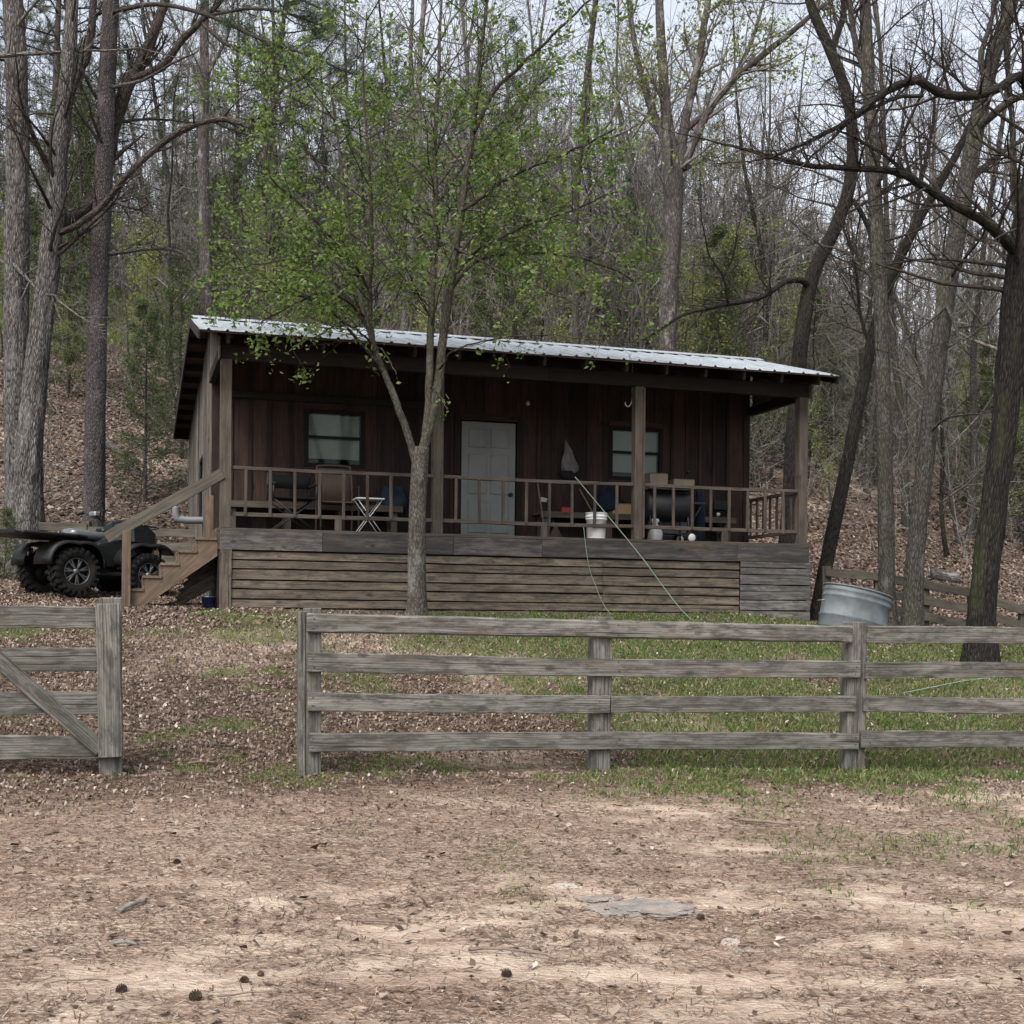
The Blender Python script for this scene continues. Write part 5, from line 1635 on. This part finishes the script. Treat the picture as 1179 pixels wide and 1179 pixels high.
def cedar_proto(h, w, nneed, mat='cedar'):
    t = thing('cedar_tree', (0, 0, 0), '', 'tree')
    P = np.stack([np.cumsum(rng.normal(0, .03, 8)), np.cumsum(rng.normal(0, .03, 8)), np.linspace(-.3, h, 8)], 1); rad = .012 * h * (1 - np.linspace(0, 1, 8) * .9)
    mb = MB(); mb.tube(P, rad, 7, .06, 2); mb.build('trunk', M['bark_pine'], t)
    cr = MB(); C = []; D = []
    nb = int(16 * h)
    for k in range(nb):
        s = .08 + .92 * (k + rng.random()) / nb; q = P[0] + (P[-1] - P[0]) * s
        an = rng.uniform(0, 6.28); L = w * (1.05 - s) ** .8 * rng.uniform(.45, 1.25) + .12
        nodes = []
        grow(cr, q, np.array([math.cos(an), math.sin(an), rng.uniform(-.05, .5)]), L, .012, 0, 1, nodes, .06, .15, 4, .5, .003)
        for p, dv, lv in nodes: C.append(p); D.append(dv)
    cr.build('branches', M['twigdark'], t)
    needle_mass(np.array(C), np.array(D), nneed, .11, .012, mat, t, .8)
    return t


def hero_trees():
    # left group
    hero('shagbark_tree', 'pale shaggy trunk at the left edge, stoutest of the left group', 22.5,
         [(22, 600, 42), (20, 480, 38), (19, 330, 36), (20, 200, 35), (18, 60, 32), (10, -80, 28)],
         [[(18, 70, 7), (-10, 66, 8, -.3), (60, 62, 5, -.8), (120, 60, 4, -1), (170, 58, 2.5, -1.2)],
          [(16, 315, 6), (-15, 285, 5), (-50, 250, 4)], [(12, 300, 6), (30, 320, 5, -.7), (45, 338, 4, -1), (66, 345, 3, -1.3)]],
         'bark_shag', 'twig', .15, 22, (.6, 1.3), wk=0.72, sides=20)
    hero('shagbark_tree', 'leaning shaggy barked tree with long twisting limbs beside the pine', 21.5,
         [(33, 590, 42), (34, 520, 37), (42, 430, 32), (52, 340, 29), (60, 265, 27), (66, 200, 24), (72, 140, 22), (80, 60, 19), (86, -60, 15)],
         [[(56, 272, 17), (75, 255, 15, .3), (100, 235, 15, .5), (118, 205, 16, .6), (128, 150, 18, .7), (143, 105, 19, .7), (162, 70, 16, .7), (180, 30, 14, .7), (196, -20, 11, .7), (210, -90, 8, .7)],
          [(150, 92, 12, .7), (172, 82, 12, .5), (190, 72, 11, .3), (208, 46, 10, .2), (226, 28, 9, 0), (252, 0, 7, -.2), (280, -30, 5, -.3)],
          [(230, 24, 7, 0), (262, 50, 6, -.3), (295, 68, 5, -.5), (345, 82, 3.6, -.8)],
          [(70, 268, 9, 0), (95, 256, 9, -.5), (125, 232, 9, -.8), (150, 200, 9, -1), (185, 166, 9.5, -1.1), (215, 146, 9, -1.2), (250, 134, 8, -1.4), (275, 138, 7.5, -1.5), (292, 145, 6, -1.5)],
          [(288, 138, 6, -1.5), (312, 128, 6, -1.6), (325, 105, 5, -1.7), (345, 92, 4, -1.8)],
          [(58, 200, 7), (45, 170, 7, -.4), (34, 145, 6, -.7), (26, 125, 4, -.9)],
          [(72, 140, 13), (85, 95, 13, .5), (102, 50, 12, .9), (110, -20, 9, 1.2)]],
         'bark_shag', 'twigdark', .16, 58, (.5, 1.4), wk=0.8, lk='bark_shaglimb', sides=20)
    pine = hero('pine_tree', 'straight purplish pine trunk behind the quad bike', 21.9,
         [(108, 612, 26), (109, 520, 24.5), (111, 420, 23.5), (114, 320, 22.5), (119, 210, 21.5), (123, 100, 20), (127, 0, 18), (130, -120, 15)],
         [[(124, 292, 5), (150, 291, 4.5, -.3), (185, 288, 4, -.5), (207, 292, 3.5, -.6), (218, 302, 3, -.7)],
          [(118, 240, 6), (132, 232, 6, -.3), (148, 238, 4, -.5)], [(126, 100, 5), (160, 92, 4, -.5), (205, 70, 3, -1)]],
         'bark_pine', 'twigdark', .07, 16, (.4, 1.0), wk=0.95, sides=18)
    # drooping pine boughs high beside it
    cr = MB(); C = []; D = []; b0 = np.array(pine.location)
    for rows in ([(125, 15, 5, 0), (180, 5, 4.6, -.8), (240, 18, 4.2, -1.4), (300, 45, 3.6, -1.9), (350, 62, 3, -2.2), (405, 85, 2, -2.5)], [(240, 18, 4, -1.4), (290, 10, 3.4, -1.8), (340, 18, 2.6, -2.1), (390, 40, 2, -2.4)], [(126, -40, 5, 0), (200, -50, 4, -1), (300, -20, 3, -2), (370, 10, 2, -2.4)]):
        P = crom(np.array([list(at(a, b, 21.9 + e) - b0) + [w / 2 * 21.9 / 1450] for a, b, w, e in rows]), 30); cr.tube(P[:, :3], P[:, 3], 6)
        for i in range(14, len(P)):
            if rng.random() < .75:
                nd = []; v = rvec(); v[2] = v[2] * .4 - .1
                grow(cr, P[i, :3], v + nrm(P[i, :3] - P[i - 1, :3]) * .8, rng.uniform(.25, .6), .007, 1, 2, nd, -.02, .16, 2, .6, .003)
                C += [q[0] for q in nd]; D += [q[1] for q in nd]
    cr.build('bough', M['twigdark'], pine); needle_mass(np.array(C), np.array(D), 9000, .17, .0035, 'needle', pine)
    hero('pale_trunk_tree', 'pale grey tree rising just left of the cabin roof', 30,
         [(238, 400, 19), (237, 300, 18), (234, 200, 17), (235, 100, 15), (236, 0, 12), (238, -80, 9)],
         [[(236, 120, 6), (215, 60, 5), (190, 0, 4), (175, -40, 3)], [(236, 90, 6), (262, 40, 5), (275, -20, 4)]], 'bark_pale', 'twig', .10, 22, (.8, 1.8), wk=.74)
    # behind the roof, centre right
    hero('pale_trunk_tree', 'pale trunk with yellow green leaves behind roof right of centre', 28,
         [(768, 420, 24), (770, 340, 24), (775, 260, 25), (775, 200, 26), (768, 140, 16), (762, 60, 13), (757, -40, 10)],
         [[(778, 205, 17), (790, 140, 13), (803, 80, 11), (815, 10, 9), (822, -60, 7)], [(772, 180, 13), (745, 110, 10), (730, 50, 8), (720, -30, 6)],
          [(785, 195, 13), (815, 130, 11), (850, 85, 9), (900, 45, 8), (950, 5, 6)], [(790, 150, 8), (830, 110, 7), (860, 60, 6), (880, 0, 4)]],
         'bark_pale', 'twig', .10, 60, (.8, 2.0), leaves=(5200, .085, 'leafy'))
    # right group
    hero('crooked_tree', 'dark crooked tree behind the porch with one long drooping limb', 24.5,
         [(908, 640, 34), (912, 540, 30), (918, 440, 27), (927, 360, 26), (938, 310, 25), (962, 262, 23), (978, 215, 22), (982, 165, 20), (975, 110, 19), (955, 55, 18), (935, 10, 16), (918, -50, 12)],
         [[(933, 330, 13), (918, 322, 11, -.3), (900, 325, 10, -.5), (882, 338, 9, -.7), (862, 346, 8.5, -.9), (835, 350, 8, -1.1), (810, 356, 7, -1.2), (785, 362, 6, -1.3), (755, 380, 5, -1.4), (735, 392, 3, -1.5)],
          [(838, 348, 5, -1.1), (832, 318, 4, -1.3), (815, 290, 3, -1.5), (810, 265, 2.4, -1.7)], [(832, 320, 3.6, -1.3), (846, 290, 3, -1.3), (850, 262, 2.4, -1.4)],
          [(957, 58, 12), (972, 20, 11), (978, -40, 9)], [(982, 230, 9), (998, 260, 8), (1004, 285, 7), (1016, 300, 5)]],
         'bark_dark', 'twigdark', .09, 46, (.5, 1.4), wk=0.66, sides=16)
    hero('straight_tree', 'straight grey mottled trunk just right of the tilted tank', 18.6,
         [(1021, 716, 25), (1020, 600, 22.5), (1017, 450, 21), (1013, 320, 20), (1006, 200, 19.5), (1000, 100, 18), (996, 0, 16), (992, -110, 13)],
         [[(1000, 100, 10), (985, 50, 9), (975, 0, 7), (968, -60, 5)], [(1006, 220, 6), (1035, 160, 5, -.6), (1060, 100, 4, -1), (1075, 40, 3, -1.3)],
          [(1014, 330, 5), (985, 300, 4.4, .5), (960, 285, 3.4, .8)]], 'bark_grey', 'twigdark', .08, 40, (.5, 1.4), wk=0.8, sides=16)
    hero('leaning_tree', 'thin dark tree leaning right from behind the tank', 19.8,
         [(944, 692, 21), (955, 630, 20), (972, 550, 19), (988, 470, 18), (1002, 400, 17), (1022, 330, 15), (1052, 265, 14), (1080, 215, 12), (1105, 170, 10), (1130, 110, 8), (1150, 40, 6)],
         [[(1055, 262, 7), (1060, 215, 6, .3), (1075, 160, 5, .5), (1080, 100, 4, .7)], [(1003, 400, 6), (990, 360, 5), (985, 310, 4), (970, 260, 3)]],
         'bark_dark', 'twigdark', .08, 34, (.5, 1.3), wk=0.78, sides=14)
    hero('leaning_tree', 'mottled brown trunk leaning right between the straight and dark trunks', 17.6,
         [(1050, 722, 27), (1054, 640, 25), (1064, 540, 24), (1076, 440, 24), (1090, 340, 24), (1105, 250, 24), (1118, 180, 23), (1130, 120, 22), (1146, 60, 19), (1166, 0, 16), (1190, -80, 12)],
         [[(1124, 150, 12), (1150, 125, 11, -.4), (1179, 110, 9, -.7), (1220, 85, 7, -1)], [(1112, 215, 10), (1140, 185, 8, .5), (1175, 160, 6, .9), (1210, 140, 4, 1.2)],
          [(1137, 100, 9), (1128, 65, 8), (1140, 20, 6), (1142, -40, 4)], [(1090, 345, 6), (1100, 375, 5, -.5), (1108, 400, 4, -.8)], [(1068, 500, 4), (1095, 480, 3.5, -.5), (1140, 470, 2.4, -1)]],
         'bark_grey', 'twigdark', .07, 44, (.5, 1.4), wk=0.84, sides=16)
    d11 = 15.6
    hero('dark_oak', 'big dark furrowed trunk at right edge rising behind the fence', d11,
         [(1128, 762, 34), (1131, 700, 31), (1137, 640, 31), (1147, 560, 31), (1157, 480, 32), (1166, 390, 33), (1173, 310, 32), (1184, 240, 29), (1198, 150, 26), (1215, 40, 22), (1230, -80, 16)],
         [[(1170, 290, 15), (1155, 272, 13, -.3), (1135, 256, 12, -.5), (1105, 240, 11, -.8), (1075, 222, 10, -1), (1045, 205, 9.5, -1.2), (1015, 197, 8, -1.4), (970, 194, 7, -1.6), (925, 190, 6, -1.8), (880, 178, 4.5, -2), (832, 166, 3, -2.2)],
          [(1190, 190, 16), (1180, 92, 12, -.4), (1150, 100, 11, -.7), (1120, 108, 11, -.9), (1085, 106, 10, -1.2), (1060, 92, 9.5, -1.4), (1040, 93, 9, -1.5), (1015, 108, 8, -1.7), (985, 130, 7, -1.8), (950, 150, 5.5, -2), (910, 168, 4, -2.2), (880, 182, 3, -2.3)],
          [(1062, 110, 5, -1.4), (1030, 116, 4.5, -1.6), (990, 136, 4, -1.8), (955, 165, 3.4, -2), (930, 185, 2.6, -2.1)],
          [(1045, 205, 5, -1.2), (1018, 178, 4, -1.5), (985, 160, 3.4, -1.7), (965, 150, 2.4, -1.9)],
          [(1085, 225, 5, -1), (1060, 214, 4, -.6), (1035, 218, 3.4, -.4), (1020, 222, 2.4, -.3)]],
         'bark_dark', 'twigdark', .13, 95, (.35, 1.05), wk=0.92, sides=22, rmin=.0026)
    pear()


def twig_mass(name, x, y, h, r, nb, bl, mat, label, lean=.10, tw=2):
    """a wood too dense to count: thin stems with side branches, one mesh"""
    n = len(x); P = np.stack([x, y, gz(x, y) - .1], 1)
    def segs(A, B, ra, rb):
        m = len(A); D = B - A; D /= np.linalg.norm(D, axis=1)[:, None] + 1e-9
        N = np.cross(D, rng.normal(0, 1, (m, 3))); N /= np.linalg.norm(N, axis=1)[:, None] + 1e-9; Bn = np.cross(D, N)
        V = []
        for (Q, rr) in ((A, ra), (B, rb)):
            for k in range(3):
                an = k * 2.0944; V.append(Q + (N * math.cos(an) + Bn * math.sin(an)) * rr[:, None])
        V = np.stack(V, 1).reshape(-1, 3); o = np.arange(m)[:, None] * 6
        Fq = np.concatenate([o + np.array([[0, 1, 4, 3]]), o + np.array([[1, 2, 5, 4]]), o + np.array([[2, 0, 3, 5]])])
        g = np.stack([V[:, 0] * .1 + V[:, 1], V[:, 1] * .2, V[:, 2]], 1)
        mb.add(V, Fq, g, .5, False)
    mb = MB()
    up = np.stack([rng.normal(0, lean, n), rng.normal(0, lean, n), np.ones(n)], 1); pts = [P]
    for k in range(4):
        up = up + np.stack([rng.normal(0, lean, n), rng.normal(0, lean, n), np.zeros(n)], 1); pts.append(pts[-1] + up / np.linalg.norm(up, axis=1)[:, None] * (h / 4)[:, None])
    for k in range(4): segs(pts[k], pts[k + 1], r * (1 - .2 * k), r * (1 - .2 * (k + 1)))
    S = np.stack(pts, 1)
    idx = np.repeat(np.arange(n), nb); s = rng.uniform(.15, .98, len(idx)); f = s * 4; i = np.minimum(f.astype(int), 3); fr = (f - i)[:, None]
    A = S[idx, i] * (1 - fr) + S[idx, i + 1] * fr
    az = rng.uniform(0, 6.283, len(idx)); dv = np.stack([np.cos(az), np.sin(az), rng.uniform(-.1, 1.1, len(idx))], 1); dv /= np.linalg.norm(dv, axis=1)[:, None]
    L = h[idx] * bl * rng.uniform(.3, 1.1, len(idx)) * (1.15 - .7 * s); rb = r[idx] * .42 * (1.1 - .6 * s) + .003
    B = A + dv * (L * .5)[:, None]; dv2 = dv + rng.normal(0, .3, dv.shape); C = B + dv2 / np.linalg.norm(dv2, axis=1)[:, None] * (L * .5)[:, None]
    segs(A, B, rb, rb * .7); segs(B, C, rb * .7, rb * .3)
    for q in range(tw):
        w = rng.uniform(.2, .95, len(idx))[:, None]; Q = B * (1 - w) + C * w; d3 = dv2 + rng.normal(0, .75, dv.shape); d3 /= np.linalg.norm(d3, axis=1)[:, None]
        segs(Q, Q + d3 * (L * rng.uniform(.2, .5, len(idx)))[:, None], rb * .4, rb * .2)
    o = mb.build(name, M[mat], None); tag(o, label, 'undergrowth', kind='stuff'); return o


def brush():
    def pts(n, px0, px1, d0, d1):
        px = rng.uniform(px0, px1, n); d = np.sqrt(rng.uniform(d0 * d0, d1 * d1, n)); x = (px - 589.5) / 1450 * d
        a, t = at_of(x, d); k = ~((a > -1.5) & (a < 11) & (t < 26.5)); return x[k], d[k]
    x, y = pts(3300, -250, 1450, 44, 92); x2, y2 = pts(900, 480, 1000, 40, 70); x = np.concatenate([x, x2]); y = np.concatenate([y, y2]); n = len(x)
    twig_mass('distant_wood', x, y, np.where(x / y > .24, .8, 1.05) * rng.uniform(5, 13, n), rng.uniform(.02, .06, n), 16, .28, 'twig', 'dense far wood of thin bare trees at the top of the hill')
    x, y = pts(1500, 200, 1450, 28, 60); n = len(x)
    x2, y2 = pts(220, -200, 230, 24, 60); x = np.concatenate([x, x2]); y = np.concatenate([y, y2]); n = len(x)
    twig_mass('undergrowth', x, y, rng.uniform(.8, 4.2, n), rng.uniform(.006, .016, n), 15, .36, 'twig', 'tangled bare undergrowth covering the hillside behind the cabin', .22)


def place_copies():
    """background woods"""
    taken = []
    def ok(x, y, md):
        a, t = at_of(x, y)
        if -1.5 < a < 11 and t < 27.5: return False
        if t < 25.0: return False
        for (u, v) in taken:
            if (u - x) ** 2 + (v - y) ** 2 < md * md: return False
        return True
    def spot(p0, p1, d0, d1, md=1.0, tries=300, rule=None):
        for _ in range(tries):
            px = rng.uniform(p0, p1); d = math.sqrt(rng.uniform(d0 * d0, d1 * d1)); x = (px - 589.5) / 1450 * d
            if rule is not None and not rule(px, d): continue
            if ok(x, d, md): taken.append((x, d)); return x, d
        return None
    def fill(protos, n, p0, p1, d0, d1, label, group, sc=(.8, 1.2), md=1.0, rule=None, tilt=.05):
        used = {}
        for i in range(n):
            s = spot(p0, p1, d0, d1, md, rule=rule)
            if s is None: continue
            src = protos[int(rng.integers(0, len(protos)))]
            o = copy_tree(src)
            x, y = s; k = rng.uniform(*sc)
            o.location = (x, y, float(gz(x, y))); o.rotation_euler = (rng.normal(0, tilt), rng.normal(0, tilt), rng.uniform(0, 6.28)); o.scale = (k, k, k * rng.uniform(.92, 1.1))
            o['label'] = label; o['group'] = group
    bare = [bare_proto(i, h, r, bk, 'twig', nb, ln) for i, (h, r, bk, nb, ln) in enumerate(((17, .11, 'bark_grey', 26, .04), (19, .10, 'bark_grey', 26, .05), (15, .085, 'bark_grey', 28, .06), (18, .13, 'bark_dark', 26, .04), (14, .07, 'bark_pale', 26, .06), (20, .12, 'bark_shag', 24, .04)))]
    thin = [bare_proto(i, h, r, bk, 'twig', nb, .10, 2, .12, .26, 'bare_sapling') for i, (h, r, bk, nb) in enumerate(((6, .035, 'bark_grey', 20), (7.5, .045, 'bark_pale', 22), (5, .028, 'bark_grey', 20), (8.5, .05, 'bark_dark', 22)))]
    leafy = [bare_proto(i, h, .05, 'bark_grey', 'twig', 18, .1, 2, .15, .24, 'leafing_sapling', n) for i, (h, n) in enumerate(((6.5, 1500), (5, 1100)))]
    pines = [pine_proto(16, .17, .35, 42, 16000), pine_proto(13, .14, .22, 44, 17000), pine_proto(19, .2, .45, 40, 15000)]
    cedars = [cedar_proto(5.5, 1.3, 11000), cedar_proto(7.5, 1.6, 14000), cedar_proto(3.6, 1.0, 7000)]
    small = lambda px, d: True
    openl = lambda px, d: not (px < 225 and d < 40) and not (px > 935 and d < 27)
    fill(pines, 26, 200, 1000, 36, 66, 'dark green pine standing in the woods on the hillside', 'pines in the woods', (.42, .66), 2.2, openl)
    fill(pines, 15, -150, 340, 38, 60, 'dark green pine standing in the woods on the hillside', 'pines in the woods', (.7, .98), 1.8, openl)
    fill(pines, 9, 300, 620, 45, 66, 'dark green pine standing in the woods on the hillside', 'pines in the woods', (.65, .85), 1.8, openl)
    fill(pines, 9, 950, 1350, 46, 75, 'dark green pine standing in the woods on the hillside', 'pines in the woods', (.4, .65), 2.2)
    fill(cedars, 46, 230, 1000, 32, 66, 'bushy dark green cedar among bare trunks on the hillside', 'cedars on the hillside', (.7, 1.35), 1.4, openl)
    fill(cedars, 16, -120, 300, 40, 66, 'bushy dark green cedar among bare trunks on the hillside', 'cedars on the hillside', (.6, 1.2), 1.4, openl)
    fill(cedars, 18, 930, 1400, 32, 66, 'bushy dark green cedar among bare trunks on the hillside', 'cedars on the hillside', (.5, 1.0), 1.4)
    fill(bare, 78, -200, 1400, 30, 78, 'bare grey forest tree on the wooded slope behind the cabin', 'bare trees of the hillside woods', (.8, 1.25), .9, openl)
    fill(bare, 14, 930, 1400, 27, 45, 'bare grey forest tree on the wooded slope behind the cabin', 'bare trees of the hillside woods', (.7, 1.0), 1.1)
    fill(bare, 16, 560, 960, 34, 60, 'bare grey forest tree on the wooded slope behind the cabin', 'bare trees of the hillside woods', (.8, 1.1), .9, openl)
    fill(thin, 70, 200, 1000, 27.5, 56, 'thin bare sapling with twiggy crown on the hillside', 'bare saplings on the hillside', (.8, 1.3), .5)
    fill(thin, 60, 900, 1450, 24, 60, 'thin bare sapling with twiggy crown on the hillside', 'bare saplings on the hillside', (.7, 1.2), .6)
    fill(thin, 16, -150, 230, 27, 52, 'thin bare sapling with twiggy crown on the hillside', 'bare saplings on the hillside', (.6, 1.0), .7)
    fill(leafy, 16, 230, 900, 28, 46, 'sapling opening pale green leaves behind the cabin roof', 'leafing saplings behind the cabin', (.8, 1.2), .8)
    fill(leafy, 9, -120, 225, 27, 44, 'small sapling opening green leaves on the open leafy hillside', 'green saplings on the open hillside', (.4, .8), 1.0)
    fill(leafy, 12, 930, 1350, 25, 46, 'small sapling opening green leaves on the open leafy hillside', 'green saplings on the open hillside', (.4, .85), 1.0)
    # single trees the photograph shows apart
    def single(src, px, d, k, label, rz=0.0):
        o = copy_tree(src); x = (px - 589.5) / 1450 * d; o.location = (x, d, float(gz(x, d))); o.scale = (k, k, k); o.rotation_euler = (0, 0, rz); o['label'] = label
        if 'group' in o: del o['group']
        return o
    single(cedars[0], 168, 26.5, .75, 'small soft green cedar on leafy slope left of the cabin')
    single(cedars[1], 205, 29.5, .62, 'taller soft green cedar close to the left roof edge', 1.0)
    single(cedars[0], 75, 33, .8, 'dark cedar between the leaning shaggy tree and the pine trunk', 2.0)
    single(leafy[0], 150, 33, .8, 'leafing sapling on the ledge right of the pine trunk', 1.3)
    single(leafy[1], 195, 36, .9, 'pale green leafing sapling on the ledge left of cabin roof')
    single(cedars[2], 4, 20.6, .32, 'low evergreen bush at the foot of the left edge trunk')
    single(thin[2], 150, 24, .55, 'crooked bare sapling on leaf strewn slope between pine and cabin')
    for src in bare + thin + leafy + pines + cedars:
        for c in list(src.children): bpy.data.objects.remove(c)
        bpy.data.objects.remove(src)


# ------------------------------------------------------------------ small things on the ground
def small_things():
    def log(px0, py0, px1, py1, r, lab, mat='bark_pale', name='fallen_log'):
        a = hit(px0, py0); b = hit(px1, py1); L = b - a
        P = np.array([a + L * k + np.array([0, 0, r * .6 + .02 * math.sin(k * 7)]) for k in np.linspace(0, 1, 14)])
        q = MB(); q.tube(P - a, r * np.linspace(1, .75, 14), 10, .12, 2.5); o = q.build(name, M[mat], None, 0, a); tag(o, lab, 'log')
    log(123, 516, 146, 526, .09, 'pale fallen log, higher of two left of the cabin')
    log(136, 539, 165, 550, .09, 'pale fallen log, lower of two left of the cabin')
    log(1072, 668, 1105, 672, .16, 'pale cut log lying beyond the rail fence on right')
    log(1040, 512, 1085, 524, .11, 'dark fallen log across the slope right of cabin', 'bark_dark')
    # pine cones
    def cone(px, py, s, lab):
        s *= .66; p = hit(px, py); q = MB()
        q.lathe([(0, -.5), (.16, -.42), (.24, -.15), (.2, .15), (.1, .42), (0, .5)], sides=10)
        for k in range(64):
            f = k / 64; h = -.44 + .9 * f; an = k * 2.39996; rr = .36 * math.sin(math.pi * (.16 + .78 * f)) + .03
            e = np.array([math.cos(an), math.sin(an), 0]); tg = np.array([-math.sin(an), math.cos(an), 0])
            c0 = e * rr * .4 + [0, 0, h]; c1 = e * (rr + .12) + [0, 0, h + .10]
            q.prism([c0 - tg * .06, c0 + tg * .06, c1 + tg * .085, c1 + e * .03, c1 - tg * .085], (0, 0, .035))
        for i in range(len(q.V)): q.V[i] = q.V[i] * s
        o = q.build('pine_cone', M['cone'], None, 0, p + [0, 0, s * .28]); o.rotation_euler = (R(rng.uniform(65, 100)), R(rng.uniform(-20, 20)), rng.uniform(0, 6.28)); tag(o, lab, 'pine cone', 'pine cones in the yard')
    for px, py, s, lab in ((226, 1151, .075, 'largest open pine cone near bottom edge, rightmost of bottom pair'), (139, 1143, .066, 'open pine cone near bottom edge, left of the largest cone'), (281, 1132, .055, 'small dark pine cone with a smaller one just behind it'),
                           (300, 1124, .042, 'tiny pine cone just behind the small dark cone'), (203, 995, .062, 'lone pine cone in the yard below the gate post'), (584, 1124, .066, 'pine cone in straw below the bottom middle stick'),
                           (712, 981, .05, 'pine cone on bare dirt just above the flat rock'), (1030, 977, .055, 'round dark pine cone beside the right grass tuft'), (806, 1058, .06, 'pine cone at right end of the flat grey rock')):
        cone(px, py, s, lab)
    # flat rock and stones
    def rock(name, px, py, sx, sy, sz, mat, lab, seed, rz=0.0, cat='stone'):
        p = hit(px, py); V = []; n1, n2 = 64, 20
        for i in range(n2 + 1):
            ph = -math.pi / 2 + math.pi * i / n2
            for j in range(n1):
                an = 2 * math.pi * j / n1
                d = Vector((math.cos(an) * math.cos(ph), math.sin(an) * math.cos(ph), math.sin(ph)))
                k = 1 + .42 * mn.noise(d * 1.6 + Vector((seed, 1, 0))) + .26 * mn.noise(d * 4.5 + Vector((seed, 5, 0))) + .12 * mn.noise(d * 11 + Vector((seed, 2, 0)))
                zz = math.copysign(abs(d.z) ** .55, d.z)
                V.append((d.x * sx * k, d.y * sy * k, zz * sz * (1 + .35 * mn.noise(d * 3 + Vector((seed, 9, 2))))))
        fs = [(i * n1 + j, i * n1 + (j + 1) % n1, (i + 1) * n1 + (j + 1) % n1, (i + 1) * n1 + j) for i in range(n2) for j in range(n1)]
        q = MB(); q.add(V, fs, None, .5, False); o = q.build(name, M[mat], None, 0, p); o.rotation_euler = (0, 0, rz); tag(o, lab, cat)
    rock('flat_rock', 742, 1046, .25, .17, .017, 'stone', 'large flat grey rock embedded in the yard', 2, .1, 'rock')
    rock('flat_rock', 690, 1036, .12, .07, .014, 'stone', 'small grey rock slab touching left of the large flat rock', 6, .3, 'rock')
    rock('stone', 652, 1022, .075, .04, .024, 'palestone', 'pale flat stone behind the left end of flat rock', 4, -.3)
    rock('stone', 842, 1087, .045, .022, .026, 'palestone', 'pale oblong stone right of the flat rock', 8)
    rock('stone', 851, 1097, .024, .02, .018, 'stone', 'small dark stone touching the pale oblong stone', 11)
    rock('stone', 838, 655, .06, .05, .04, 'palestone', 'unused', 3) if False else None
    def stk(px0, py0, px1, py1, r, mat, lab, bendz=.02, forks=0):
        a = hit(px0, py0); b = hit(px1, py1); L = b - a; n = 12; P = []
        for i in range(n):
            k = i / (n - 1); p = a + L * k + rng.normal(0, np.linalg.norm(L) * .012, 3); p[2] = gz(p[0], p[1]) + r + .008 + bendz * math.sin(math.pi * k) * .4; P.append(p)
        P = np.array(P); q = MB(); q.tube(P - a, r * np.linspace(1, .6, n), 7, .15, 3)
        for f in range(forks):
            i = 4 + 3 * f; v = P[i + 1] - P[i]; w = np.array([v[0] * .7 - v[1] * .6, v[1] * .7 + v[0] * .6, .004]) * 2.2
            q.tube([P[i] - a, P[i] - a + w, P[i] - a + w * 1.9 + [0, 0, -.005]], [r * .6, r * .45, r * .3], 5)
        o = q.build('stick', M[mat], None, 0, a); tag(o, lab, 'stick')
    stk(137, 1056, 168, 1042, .012, 'lichen', 'short lichen covered stick lying left of centre in yard')
    stk(131, 1092, 158, 1093, .008, 'lichen', 'small pale lichened twig below the lichen covered stick')
    stk(540, 1098, 605, 1101, .008, 'stick', 'forked brown stick at bottom middle, left of a thinner one', .02, 2)
    stk(604, 1100, 640, 1109, .008, 'stick', 'thin brown stick continuing right of the forked stick')
    stk(216, 883, 248, 881, .012, 'stick', 'dark stick in leaf litter right of the gate post')
    stk(415, 1066, 470, 1068, .006, 'stick', 'thin straight twig in the middle of the yard')
    stk(850, 947, 905, 953, .012, 'stick', 'grey stick on bare dirt below the fence middle')
    stk(218, 912, 242, 914, .008, 'stick', 'short dark stick on bare dirt beyond the gateway')


# ------------------------------------------------------------------ build
camera()
world()
build_ground()
scatter()
CABIN = make_cabin()
porch_things()
front_fence()
gate()
rear_fences()
tank()
quad_bike()
hero_trees()
place_copies()
brush()
small_things()
bpy.context.view_layer.update()
print('objects', len(bpy.data.objects), 'leaf cov ok')
SC.cycles.max_bounces = 6
SC.cycles.transparent_max_bounces = 8
SC.cycles.use_denoising = True
SC.cycles.sample_clamp_indirect = 3.0
